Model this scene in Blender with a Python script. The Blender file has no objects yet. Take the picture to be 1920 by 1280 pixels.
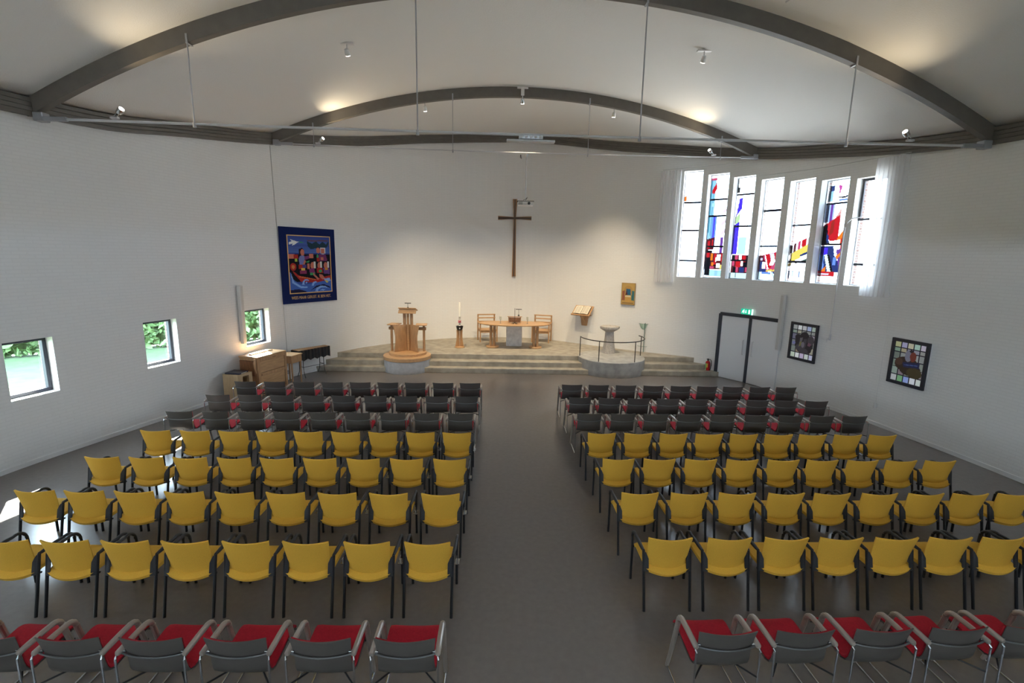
import bpy, bmesh, math, random
from mathutils import Vector, Matrix

random.seed(7)
scene = bpy.context.scene
C = scene.collection
D = bpy.data
R = math.radians

# ------------------------------------------------------------------ camera
cam_d = D.cameras.new('camera')
cam = D.objects.new('camera', cam_d)
C.objects.link(cam)
cam_d.sensor_fit = 'HORIZONTAL'
cam_d.sensor_width = 36.0
cam_d.lens = 910.0 / 1920.0 * 36.0
cam_d.clip_start = 0.05
cam_d.clip_end = 400
_p, _r = R(10.15), R(1.06)
_f = Vector((0, math.cos(_p), -math.sin(_p)))
_u = Vector((0, math.sin(_p), math.cos(_p)))
_x = Vector((1, 0, 0))
_x2 = _x * math.cos(_r) + _u * math.sin(_r)
_u2 = _u * math.cos(_r) - _x * math.sin(_r)
_m = Matrix((_x2, _u2, -_f)).transposed().to_4x4()
_m.translation = Vector((0, 0, 3.75))
cam.matrix_world = _m
scene.camera = cam

# ------------------------------------------------------------------ light, exposure
scene.view_settings.view_transform = 'Standard'
scene.view_settings.look = 'None'
scene.view_settings.exposure = 0.33
scene.view_settings.gamma = 1.0
scene.view_settings.use_curve_mapping = False
try:
    scene.cycles.use_denoising = True
    scene.cycles.max_bounces = 10
    scene.cycles.diffuse_bounces = 6
    scene.cycles.glossy_bounces = 4
    scene.cycles.transparent_max_bounces = 12
    scene.cycles.sample_clamp_indirect = 8.0
    scene.cycles.caustics_reflective = False
    scene.cycles.caustics_refractive = False
except Exception:
    pass

world = D.worlds.new('sky')
scene.world = world
world.use_nodes = True
_bg = world.node_tree.nodes['Background']
_bg.inputs['Color'].default_value = (0.68, 0.84, 1.0, 1)
_bg.inputs['Strength'].default_value = 28.0

sun_d = D.lights.new('sun', 'SUN')
sun_d.energy = 85.0
sun_d.angle = R(0.6)
sun_d.color = (1.0, 0.95, 0.86)
sun = D.objects.new('sun', sun_d)
C.objects.link(sun)
sun.rotation_euler = Vector((0.75, -0.95, -1.0)).to_track_quat('-Z', 'Y').to_euler()
SPOT_W = 870.0        # stage spots
UP_W = 105.0           # uplights on the tie bars


# ------------------------------------------------------------------ materials
def mat(name, col, rough=0.6, metal=0.0, spec=0.5, noise=0.0, nscale=20.0, bump=0.0, bscale=60.0, emit=None, estr=0.0, coat=0.0, stretch=None, ncol=None):
    m = D.materials.new(name)
    m.use_nodes = True
    nt = m.node_tree
    b = nt.nodes['Principled BSDF']
    b.inputs['Base Color'].default_value = (*col, 1)
    b.inputs['Roughness'].default_value = rough
    b.inputs['Metallic'].default_value = metal
    b.inputs['Specular IOR Level'].default_value = spec
    if coat:
        b.inputs['Coat Weight'].default_value = coat
        b.inputs['Coat Roughness'].default_value = 0.25
    if emit:
        b.inputs['Emission Color'].default_value = (*emit, 1)
        b.inputs['Emission Strength'].default_value = estr
    if noise or bump:
        tc = nt.nodes.new('ShaderNodeTexCoord')
        mp = nt.nodes.new('ShaderNodeMapping')
        nt.links.new(tc.outputs['Object'], mp.inputs['Vector'])
        if stretch:
            mp.inputs['Scale'].default_value = stretch
    if noise:
        n = nt.nodes.new('ShaderNodeTexNoise')
        n.inputs['Scale'].default_value = nscale
        n.inputs['Detail'].default_value = 5
        nt.links.new(mp.outputs[0], n.inputs['Vector'])
        r = nt.nodes.new('ShaderNodeValToRGB')
        lo = tuple(max(0, c * (1 - noise)) for c in col)
        hi = tuple(min(1, c * (1 + noise)) for c in col)
        if ncol:
            lo = ncol
        r.color_ramp.elements[0].color = (*lo, 1)
        r.color_ramp.elements[1].color = (*hi, 1)
        r.color_ramp.elements[0].position = 0.3
        r.color_ramp.elements[1].position = 0.7
        nt.links.new(n.outputs['Fac'], r.inputs['Fac'])
        nt.links.new(r.outputs['Color'], b.inputs['Base Color'])
    if bump:
        n2 = nt.nodes.new('ShaderNodeTexNoise')
        n2.inputs['Scale'].default_value = bscale
        n2.inputs['Detail'].default_value = 4
        nt.links.new(mp.outputs[0], n2.inputs['Vector'])
        bp = nt.nodes.new('ShaderNodeBump')
        bp.inputs['Strength'].default_value = bump
        bp.inputs['Distance'].default_value = 0.01
        nt.links.new(n2.outputs['Fac'], bp.inputs['Height'])
        nt.links.new(bp.outputs['Normal'], b.inputs['Normal'])
    return m


def brick_mat(name, c1, c2, mortar, bump, rough=0.75, w=0.22, h=0.062, ms=0.012):
    m = D.materials.new(name)
    m.use_nodes = True
    nt = m.node_tree
    b = nt.nodes['Principled BSDF']
    b.inputs['Roughness'].default_value = rough
    uv = nt.nodes.new('ShaderNodeUVMap')
    uv.uv_map = 'UVMap'
    br = nt.nodes.new('ShaderNodeTexBrick')
    br.inputs['Scale'].default_value = 1.0
    br.inputs['Brick Width'].default_value = w
    br.inputs['Row Height'].default_value = h
    br.inputs['Mortar Size'].default_value = ms
    br.inputs['Mortar Smooth'].default_value = 0.3
    br.inputs['Color1'].default_value = (*c1, 1)
    br.inputs['Color2'].default_value = (*c2, 1)
    br.inputs['Mortar'].default_value = (*mortar, 1)
    nt.links.new(uv.outputs[0], br.inputs['Vector'])
    nt.links.new(br.outputs['Color'], b.inputs['Base Color'])
    bp = nt.nodes.new('ShaderNodeBump')
    bp.inputs['Strength'].default_value = bump
    bp.inputs['Distance'].default_value = 0.008
    inv = nt.nodes.new('ShaderNodeMath')
    inv.operation = 'SUBTRACT'
    inv.inputs[0].default_value = 1.0
    nt.links.new(br.outputs['Fac'], inv.inputs[1])
    nt.links.new(inv.outputs[0], bp.inputs['Height'])
    nt.links.new(bp.outputs['Normal'], b.inputs['Normal'])
    return m


def attr_mat(name, rough=0.8, bump=0.0, emit=0.0):
    m = D.materials.new(name)
    m.use_nodes = True
    nt = m.node_tree
    b = nt.nodes['Principled BSDF']
    b.inputs['Roughness'].default_value = rough
    b.inputs['Specular IOR Level'].default_value = 0.2
    a = nt.nodes.new('ShaderNodeAttribute')
    a.attribute_name = 'Col'
    nt.links.new(a.outputs['Color'], b.inputs['Base Color'])
    if emit:
        nt.links.new(a.outputs['Color'], b.inputs['Emission Color'])
        b.inputs['Emission Strength'].default_value = emit
    return m


def glass_mat(name, col=None, gloss=0.06):
    """thin pane: tinted transparency with a weak mirror coat"""
    m = D.materials.new(name)
    m.use_nodes = True
    nt = m.node_tree
    nt.nodes.remove(nt.nodes['Principled BSDF'])
    out = nt.nodes['Material Output']
    tr = nt.nodes.new('ShaderNodeBsdfTransparent')
    if col is None:
        a = nt.nodes.new('ShaderNodeAttribute')
        a.attribute_name = 'Col'
        nt.links.new(a.outputs['Color'], tr.inputs['Color'])
    else:
        tr.inputs['Color'].default_value = (*col, 1)
    gl = nt.nodes.new('ShaderNodeBsdfGlossy')
    gl.inputs['Roughness'].default_value = 0.1
    mx = nt.nodes.new('ShaderNodeMixShader')
    mx.inputs[0].default_value = gloss
    nt.links.new(tr.outputs[0], mx.inputs[1])
    nt.links.new(gl.outputs[0], mx.inputs[2])
    nt.links.new(mx.outputs[0], out.inputs['Surface'])
    return m


def cloth_mat(name, col, transl=0.5, transp=0.15):
    m = D.materials.new(name)
    m.use_nodes = True
    nt = m.node_tree
    nt.nodes.remove(nt.nodes['Principled BSDF'])
    out = nt.nodes['Material Output']
    df = nt.nodes.new('ShaderNodeBsdfDiffuse')
    df.inputs['Color'].default_value = (*col, 1)
    tl = nt.nodes.new('ShaderNodeBsdfTranslucent')
    tl.inputs['Color'].default_value = (*col, 1)
    tr = nt.nodes.new('ShaderNodeBsdfTransparent')
    m1 = nt.nodes.new('ShaderNodeMixShader')
    m1.inputs[0].default_value = transl
    m2 = nt.nodes.new('ShaderNodeMixShader')
    m2.inputs[0].default_value = transp
    nt.links.new(df.outputs[0], m1.inputs[1])
    nt.links.new(tl.outputs[0], m1.inputs[2])
    nt.links.new(m1.outputs[0], m2.inputs[1])
    nt.links.new(tr.outputs[0], m2.inputs[2])
    nt.links.new(m2.outputs[0], out.inputs['Surface'])
    return m


M = {}
M['wall'] = brick_mat('white_painted_brick', (.80, .80, .79), (.785, .785, .775), (.765, .765, .755), 0.14)
M['brick'] = brick_mat('red_brick', (.16, .085, .068), (.125, .066, .054), (.20, .185, .17), 0.6, 0.85, .21, .065)
M['plaster'] = mat('white_plaster', (.80, .80, .785), 0.85, bump=0.15, bscale=30)
M['ceiling'] = mat('ceiling_board', (.80, .80, .78), 0.9, bump=0.35, bscale=45)
M['beam'] = mat('taupe_paint', (.125, .112, .096), 0.5, noise=.08, nscale=6)
M['floor'] = mat('linoleum', (.175, .153, .142), 0.24, spec=.6, noise=.05, nscale=14)
M['concrete'] = mat('concrete', (.33, .30, .25), 0.65, noise=.25, nscale=4, bump=.1, bscale=30)
M['concrete_pale'] = mat('pale_concrete', (.47, .48, .50), 0.8, noise=.12, nscale=7, bump=.12, bscale=40)
M['concrete_grey'] = mat('grey_concrete', (.36, .355, .34), 0.75, noise=.2, nscale=5, bump=.1, bscale=30)
M['stone'] = mat('font_stone', (.42, .39, .36), 0.7, noise=.2, nscale=25, bump=.1, bscale=60)
M['marble'] = mat('mottled_marble', (.80, .79, .77), 0.5, noise=.14, nscale=9)
M['wood'] = mat('oak', (.44, .255, .125), 0.45, noise=.22, nscale=3, stretch=(14, 14, 1.5))
M['woodh'] = mat('oak_flat', (.50, .30, .15), 0.45, noise=.18, nscale=3, stretch=(1.5, 14, 14))
M['wood_core'] = mat('dark_inlay_wood', (.05, .025, .012), 0.5)
M['wood_dark'] = mat('dark_oak', (.20, .085, .035), 0.4, noise=.3, nscale=4, stretch=(10, 10, 2))
M['wood_pale'] = mat('pale_birch', (.50, .36, .21), 0.5, noise=.12, nscale=3, stretch=(12, 12, 2))
M['yellow'] = mat('yellow_fabric', (.72, .405, .05), 0.85, spec=.25, noise=.05, nscale=120, bump=.12, bscale=300)
M['red'] = mat('red_fabric', (.42, .012, .025), 0.85, spec=.25, noise=.12, nscale=60, bump=.12, bscale=260)
M['black'] = mat('black_steel', (.012, .012, .014), 0.35)
M['blackm'] = mat('black_plastic', (.02, .02, .022), 0.5)
M['shell'] = mat('grey_laminate', (.098, .087, .077), 0.48, spec=.35, noise=.08, nscale=3)
M['silver'] = mat('grey_lacquered_steel', (.38, .325, .28), 0.3, metal=.3)
M['chrome'] = mat('chrome', (.62, .65, .68), 0.22, metal=1)
M['satin'] = mat('satin_rod', (.20, .20, .20), 0.45, metal=.8)
M['steel'] = mat('white_lacquered_steel', (.62, .62, .64), 0.4)
M['steel_grey'] = mat('grey_steel', (.36, .37, .40), 0.45, metal=.3)
M['white'] = mat('white_lacquer', (.74, .74, .74), 0.5)
M['door'] = mat('door_white', (.76, .77, .79), 0.45)
M['anth'] = mat('anthracite', (.018, .020, .032), 0.45)
M['grille'] = mat('speaker_cabinet', (.68, .67, .65), 0.6)
M['grille_front'] = mat('speaker_front', (.58, .57, .55), 0.7)
M['lens'] = mat('lamp_lens', (.9, .9, .85), 0.3, emit=(1.0, .93, .82), estr=14)
M['curtain'] = cloth_mat('sheer_white_voile', (.90, .90, .91), 0.55, 0.25)
M['pane'] = glass_mat('clear_glass', (.96, .98, .97), 0.05)
M['stained'] = glass_mat('stained_glass', None, 0.03)
M['paint'] = attr_mat('painted', 0.85)
M['backlit'] = attr_mat('backlit_glass', 0.3, emit=.30)
M['candle'] = mat('candle_wax', (.85, .83, .76), 0.5)
M['glass_green'] = glass_mat('greenish_glass', (.80, .92, .88), 0.14)
M['glass_clear'] = glass_mat('candle_glass', (.94, .96, .95), 0.12)
M['copper_green'] = mat('green_patina', (.10, .20, .17), 0.5, metal=.5)
M['page'] = mat('book_page', (.72, .66, .54), 0.8)
M['print'] = mat('book_print', (.42, .37, .30), 0.8)
M['leather'] = mat('dark_leather', (.05, .03, .02), 0.5)
M['navy'] = mat('navy_cover', (.018, .020, .045), 0.4)
M['navy_cloth'] = mat('navy_wool', (.010, .018, .085), 0.95, spec=.08)
M['wood_mid'] = mat('brown_oak', (.27, .135, .05), 0.45, noise=.2, nscale=3, stretch=(14, 14, 1.5))
M['gold'] = mat('gold_thread', (.72, .42, .14), 0.6)
M['cable'] = mat('cable_grey', (.42, .42, .41), 0.6)
M['ext_red'] = mat('extinguisher_red', (.45, .01, .015), 0.25)
M['sign_green'] = mat('sign_green', (.0, .40, .24), 0.4, emit=(.0, .50, .30), estr=.7)
M['sign_white'] = mat('sign_white', (.8, .9, .88), 0.4, emit=(.8, 1, .95), estr=.9)
M['tag_green'] = mat('label_green', (.20, .42, .16), 0.5)
M['tag_white'] = mat('label_white', (.7, .72, .66), 0.5)
M['tag_yellow'] = mat('label_yellow', (.65, .38, .03), 0.5)
M['bounce_ground'] = mat('bounce_ground', (.66, .65, .62), 0.9, noise=.15, nscale=2)  # kept pale so it throws daylight up to the ceiling
M['grass'] = mat('lawn', (.030, .062, .024), 0.9, noise=.3, nscale=3)
M['leaf'] = mat('hedge_leaf', (.075, .15, .05), 0.7, noise=.4, nscale=4)


# ------------------------------------------------------------------ mesh builder
class MB:
    def __init__(self):
        self.v, self.f, self.mi, self.uv, self.col = [], [], [], {}, {}

    def face(self, idx, mi=0, uv=None, col=None):
        self.f.append(tuple(idx))
        self.mi.append(mi)
        k = len(self.f) - 1
        if uv:
            self.uv[k] = uv
        if col:
            self.col[k] = col

    def quad(self, pts, mi=0, uv=None, col=None):
        n = len(self.v)
        self.v += [tuple(p) for p in pts]
        self.face(range(n, n + len(pts)), mi, uv, col)

    def box(self, c, s, bev=0.004, rz=0.0, rx=0.0, ry=0.0, mi=0):
        bm = bmesh.new()
        bmesh.ops.create_cube(bm, size=1.0)
        bmesh.ops.scale(bm, vec=s, verts=bm.verts)
        b = min(bev, min(s) * 0.35)
        if b > 0:
            bmesh.ops.bevel(bm, geom=bm.edges[:], offset=b, segments=2 if b > .012 else 1, affect='EDGES', profile=.5)
        mt = Matrix.Translation(c) @ Matrix.Rotation(rz, 4, 'Z') @ Matrix.Rotation(ry, 4, 'Y') @ Matrix.Rotation(rx, 4, 'X')
        self.bm(bm, mt, mi)
        return self

    def bm(self, bm, mt=None, mi=0):
        n = len(self.v)
        bm.verts.index_update()
        for vv in bm.verts:
            self.v.append(tuple(mt @ vv.co) if mt else tuple(vv.co))
        for ff in bm.faces:
            self.face([n + q.index for q in ff.verts], mi)
        bm.free()

    def tube(self, pts, r, n=8, r2=None, up=(0, 0, 1), mi=0, closed=False):
        """swept tube; r may be a list; r2 = second radius of an elliptic section along 'up'"""
        pts = [Vector(p) for p in pts]
        k = len(pts)
        rings = []
        for i, p in enumerate(pts):
            if closed:
                t = (pts[(i + 1) % k] - pts[i - 1])
            else:
                t = pts[min(i + 1, k - 1)] - pts[max(i - 1, 0)]
            t.normalize()
            u = Vector(up)
            if abs(u.dot(t)) > .95:
                u = Vector((1, 0, 0)) if abs(t.x) < .9 else Vector((0, 1, 0))
            a = t.cross(u).normalized()
            b = a.cross(t).normalized()
            ra = r[i] if isinstance(r, (list, tuple)) else r
            rb = ra if r2 is None else r2
            base = len(self.v)
            for j in range(n):
                q = 2 * math.pi * j / n
                self.v.append(tuple(p + a * (ra * math.cos(q)) + b * (rb * math.sin(q))))
            rings.append(base)
        m = k if closed else k - 1
        for i in range(m):
            a, b = rings[i], rings[(i + 1) % k]
            for j in range(n):
                j2 = (j + 1) % n
                self.face((a + j, a + j2, b + j2, b + j), mi)
        if not closed:
            self.face([rings[0] + j for j in reversed(range(n))], mi)
            self.face([rings[-1] + j for j in range(n)], mi)
        return self

    def lathe(self, prof, c=(0, 0, 0), n=32, mi=0, sx=1.0, sy=1.0):
        rings = []
        for (r, z) in prof:
            base = len(self.v)
            for j in range(n):
                q = 2 * math.pi * j / n
                self.v.append((c[0] + r * sx * math.cos(q), c[1] + r * sy * math.sin(q), c[2] + z))
            rings.append(base)
        for a, b in zip(rings, rings[1:]):
            for j in range(n):
                j2 = (j + 1) % n
                self.face((a + j, a + j2, b + j2, b + j), mi)
        self.face([rings[0] + j for j in reversed(range(n))], mi)
        self.face([rings[-1] + j for j in range(n)], mi)
        return self

    def prism(self, poly, mt, d, mi=0):
        """poly in local xz extruded along local +y by d, placed by matrix mt"""
        n = len(self.v)
        k = len(poly)
        for y in (0, d):
            for (a, b) in poly:
                self.v.append(tuple(mt @ Vector((a, y, b))))
        self.face([n + i for i in range(k)], mi)
        self.face([n + k + i for i in reversed(range(k))], mi)
        for i in range(k):
            j = (i + 1) % k
            self.face((n + j, n + i, n + k + i, n + k + j), mi)
        return self

    def sheet(self, fn, nu, nv, th, mi=0):
        """closed shell of thickness th around surface fn(u,v), u,v in 0..1"""
        P = [[Vector(fn(i / nu, j / nv)) for i in range(nu + 1)] for j in range(nv + 1)]
        N = []
        for j in range(nv + 1):
            row = []
            for i in range(nu + 1):
                a = P[j][min(i + 1, nu)] - P[j][max(i - 1, 0)]
                b = P[min(j + 1, nv)][i] - P[max(j - 1, 0)][i]
                row.append(a.cross(b).normalized())
            N.append(row)
        base = len(self.v)
        W = nu + 1
        for sgn in (.5, -.5):
            for j in range(nv + 1):
                for i in range(nu + 1):
                    edge = .55 if (i in (0, nu) or j in (0, nv)) else 1.0
                    self.v.append(tuple(P[j][i] + N[j][i] * (th * sgn * edge)))
        o = W * (nv + 1)
        for j in range(nv):
            for i in range(nu):
                a = base + j * W + i
                self.face((a, a + 1, a + 1 + W, a + W), mi)
                self.face((a + o + W, a + o + 1 + W, a + o + 1, a + o), mi)
        rim = [(j, 0) for j in range(nv, 0, -1)] + [(0, i) for i in range(nu)] + [(j, nu) for j in range(nv)] + [(nv, i) for i in range(nu, 0, -1)]
        k = len(rim)
        for q in range(k):
            a = base + rim[q][0] * W + rim[q][1]
            b = base + rim[(q + 1) % k][0] * W + rim[(q + 1) % k][1]
            self.face((a, a + o, b + o, b), mi)
        return self

    def build(self, name, m, parent=None, smooth=True, angle=35, loc=None):
        me = D.meshes.new(name)
        me.from_pydata(self.v, [], self.f)
        ms = m if isinstance(m, (list, tuple)) else [m]
        for q in ms:
            me.materials.append(q)
        if len(ms) > 1:
            me.polygons.foreach_set('material_index', self.mi)
        if self.uv:
            ul = me.uv_layers.new(name='UVMap')
            for k, uvs in self.uv.items():
                p = me.polygons[k]
                for li, q in zip(p.loop_indices, uvs):
                    ul.data[li].uv = q
        if self.col:
            ca = me.color_attributes.new('Col', 'FLOAT_COLOR', 'CORNER')
            for k, c in self.col.items():
                for li in me.polygons[k].loop_indices:
                    ca.data[li].color = (*c, 1)
        if smooth:
            me.polygons.foreach_set('use_smooth', [True] * len(me.polygons))
            me.set_sharp_from_angle(angle=R(angle))
        me.update()
        o = D.objects.new(name, me)
        C.objects.link(o)
        if parent:
            o.parent = parent
        if loc:
            o.location = loc
        return o


def thing(name, label, cat, loc=(0, 0, 0), rz=0.0, group=None):
    o = D.objects.new(name, None)
    o.empty_display_size = .1
    C.objects.link(o)
    o.location = loc
    o.rotation_euler = (0, 0, rz)
    return tag(o, label, cat, group)


def tag(o, label, cat, group=None, kind=None):
    o['label'] = label
    o['category'] = cat
    if group:
        o['group'] = group
    if kind:
        o['kind'] = kind
    return o


def struct(o, label=None):
    o['kind'] = 'structure'
    if label:
        o['label'] = label
    return o


def sempty(name, loc, rz):
    o = D.objects.new(name, None)
    o.empty_display_size = .1
    C.objects.link(o)
    o.location = loc
    o.rotation_euler = (0, 0, rz)
    o['kind'] = 'structure'
    return o


# ------------------------------------------------------------------ little painter for glass, tapestry, pictures
def inpoly(pts, x, y):
    c = False
    j = len(pts) - 1
    for i in range(len(pts)):
        xi, yi = pts[i]
        xj, yj = pts[j]
        if (yi > y) != (yj > y) and x < (xj - xi) * (y - yi) / (yj - yi) + xi:
            c = not c
        j = i
    return c


def paint(w, h, bg, shapes):
    g = [[bg] * w for _ in range(h)]
    for s in shapes:
        k = s[0]
        col = s[-1]
        if k == 'r':
            x0, y0, x1, y1 = s[1:5]
            for j in range(max(0, round(y0 * h)), min(h, max(round(y0 * h) + 1, round(y1 * h)))):
                for i in range(max(0, round(x0 * w)), min(w, max(round(x0 * w) + 1, round(x1 * w)))):
                    g[j][i] = col
        elif k == 'p':
            pts = s[1]
            y0, y1 = min(p[1] for p in pts), max(p[1] for p in pts)
            x0, x1 = min(p[0] for p in pts), max(p[0] for p in pts)
            for j in range(max(0, int(y0 * h)), min(h, int(y1 * h) + 1)):
                for i in range(max(0, int(x0 * w)), min(w, int(x1 * w) + 1)):
                    if inpoly(pts, (i + .5) / w, (j + .5) / h):
                        g[j][i] = col
        elif k == 'e':
            cx, cy, rx, ry = s[1:5]
            for j in range(max(0, int((cy - ry) * h)), min(h, int((cy + ry) * h) + 1)):
                for i in range(max(0, int((cx - rx) * w)), min(w, int((cx + rx) * w) + 1)):
                    if (((i + .5) / w - cx) / rx) ** 2 + (((j + .5) / h - cy) / ry) ** 2 < 1:
                        g[j][i] = col
    return g


def painted_sheet(mb, g, x0, x1, z0, z1, y):
    """flat picture in the local xz plane at depth y, runs of one colour merged per row"""
    h, w = len(g), len(g[0])
    for j in range(h):
        i = 0
        while i < w:
            k = i
            while k < w and g[j][k] == g[j][i]:
                k += 1
            xa, xb = x0 + (x1 - x0) * i / w, x0 + (x1 - x0) * k / w
            za, zb = z0 + (z1 - z0) * j / h, z0 + (z1 - z0) * (j + 1) / h
            mb.quad([(xa, y, za), (xb, y, za), (xb, y, zb), (xa, y, zb)], 0, None, g[j][i])
            i = k
    return mb

# ------------------------------------------------------------------ plan of the room
CP = [(-8.95, -3.2), (-8.92, 0), (-8.78, 4.0), (-8.40, 7.45), (-8.14, 8.62), (-7.42, 11.3), (-6.72, 14.0), (-5.83, 15.5), (-4.91, 16.87),
      (-3.26, 18.27), (-1.9, 18.9), (-0.64, 19.17), (.42, 19.16), (1.46, 18.80), (3.33, 17.52), (4.66, 16.66),
      (5.42, 16.25), (6.08, 15.87), (6.66, 15.28), (7.06, 14.74), (7.5, 14.02), (7.85, 12.97), (8.14, 12.06),
      (8.44, 10.95), (8.62, 9.95), (8.73, 9.33), (8.88, 8.3), (9.15, 5.5), (9.4, 1.0), (9.45, -3.2)]


def catmull(pts, n=10):
    out = []
    P = [Vector(p) for p in pts]
    for i in range(len(P) - 1):
        p0 = P[max(i - 1, 0)]
        p1, p2 = P[i], P[i + 1]
        p3 = P[min(i + 2, len(P) - 1)]
        d = (p2 - p1).length
        m1 = (p2 - p0) / max(1e-6, (p1 - p0).length + d) * d if i > 0 else (p2 - p1)
        m2 = (p3 - p1) / max(1e-6, (p3 - p2).length + d) * d if i < len(P) - 2 else (p2 - p1)
        for k in range(n):
            t = k / n
            out.append(p1 * (2 * t**3 - 3 * t**2 + 1) + m1 * (t**3 - 2 * t**2 + t) + p2 * (-2 * t**3 + 3 * t**2) + m2 * (t**3 - t**2))
    out.append(P[-1])
    return out


PATH = catmull(CP)
SS = [0.0]
for a, b in zip(PATH, PATH[1:]):
    SS.append(SS[-1] + (b - a).length)
S_END = SS[-1]


def pos(s):
    s = min(max(s, 0), S_END - 1e-6)
    lo, hi = 0, len(SS) - 1
    while hi - lo > 1:
        m = (lo + hi) // 2
        if SS[m] <= s:
            lo = m
        else:
            hi = m
    t = (s - SS[lo]) / (SS[lo + 1] - SS[lo])
    return PATH[lo].lerp(PATH[lo + 1], t)


def tang(s):
    return (pos(min(s + .12, S_END)) - pos(max(s - .12, 0))).normalized()


def inw(s):
    t = tang(s)
    return Vector((t.y, -t.x))


def s_at(x, y):
    q = Vector((x, y))
    best = (1e9, 0)
    for i, (a, b) in enumerate(zip(PATH, PATH[1:])):
        d = b - a
        t = min(1, max(0, (q - a).dot(d) / d.length_squared))
        e = (a + d * t - q).length
        if e < best[0]:
            best = (e, SS[i] + t * d.length)
    return best[1]


def wp(s, d=0.0, z=0.0):
    """point at wall parameter s, d metres into the room, height z"""
    p = pos(s) + inw(s) * d
    return Vector((p.x, p.y, z))


RING = [(-8.95, -3.2, 5.80), (-8.78, 4.0, 5.84), (-8.24, 8.25, 5.87), (-7.89, 9.51, 5.92), (-7.69, 10.11, 5.98), (-7.37, 11.23, 6.16), (-7.02, 12.72, 6.38),
        (-6.72, 14.0, 6.59), (-5.46, 16.04, 6.99), (-3.44, 18.12, 7.55), (-2.0, 18.85, 7.76), (-.82, 19.13, 7.85), (.18, 19.16, 7.87), (1.49, 18.76, 7.74),
        (2.68, 17.95, 7.46), (3.78, 17.2, 7.22), (5.33, 16.3, 6.96), (6.24, 15.7, 6.79), (7.06, 14.74, 6.59), (7.7, 13.44, 6.38),
        (8.15, 12.03, 6.17), (8.46, 10.85, 6.02), (8.64, 9.82, 5.92), (8.73, 9.33, 5.88), (8.88, 8.3, 5.86), (9.4, 1, 5.80), (9.45, -3.2, 5.80)]
RINGS = [(s_at(a, b), z) for a, b, z in RING]
RINGS[0] = (0.0, RINGS[0][1])
RINGS[-1] = (S_END, RINGS[-1][1])


def zring(s):
    for i in range(len(RINGS) - 1):
        a, b = RINGS[i], RINGS[i + 1]
        if s <= b[0]:
            t = (s - a[0]) / (b[0] - a[0])
            p0 = RINGS[max(i - 1, 0)]
            p3 = RINGS[min(i + 2, len(RINGS) - 1)]
            m1 = (b[1] - p0[1]) / (b[0] - p0[0]) * (b[0] - a[0])
            m2 = (p3[1] - a[1]) / (p3[0] - a[0]) * (b[0] - a[0])
            return a[1] * (2 * t**3 - 3 * t**2 + 1) + m1 * (t**3 - 2 * t**2 + t) + b[1] * (-2 * t**3 + 3 * t**2) + m2 * (t**3 - t**2)
    return RINGS[-1][1]


RH = 0.29
S1L, S1R = s_at(-8.14, 8.62), s_at(8.73, 9.33)
S2L, S2R = s_at(-6.72, 14.0), s_at(7.06, 14.74)
WT = 0.36          # wall thickness
MID = 0.22         # depth of the frames in the wall

# ------------------------------------------------------------------ openings
LEFT_WIN = [((-8.93, .55), (-8.91, 1.27), 1.18, 2.165), ((-8.84, 2.95), (-8.80, 3.66), 1.18, 2.165), ((-8.66, 5.35), (-8.60, 6.06), 1.18, 2.165), ((-8.36, 7.78), (-8.18, 8.48), 1.18, 2.165), ((-7.73, 10.06), (-7.49, 10.78), 1.215, 2.20), ((-7.02, 12.72), (-6.82, 13.56), 1.19, 2.155)]  # first three unseen, following the window rhythm, added for daylight on the right wall
ST_WIN = [((5.42, 16.25), (5.93, 15.99), 3.13, 6.47), ((6.07, 15.9), (6.52, 15.43), 3.13, 6.32), ((6.62, 15.32), (7.02, 14.79), 3.13, 6.165),
          ((7.14, 14.64), (7.49, 14.08), 3.135, 6.005), ((7.555, 13.88), (7.795, 13.14), 3.145, 5.86), ((7.85, 12.96), (8.08, 12.24), 3.15, 5.755),
          ((8.14, 12.06), (8.345, 11.36), 3.155, 5.675)]


def op(w):
    return (s_at(*w[0]), s_at(*w[1]), w[2], w[3])


OPL = [op(w) for w in LEFT_WIN]
OPS = [op(w) for w in ST_WIN]


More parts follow.
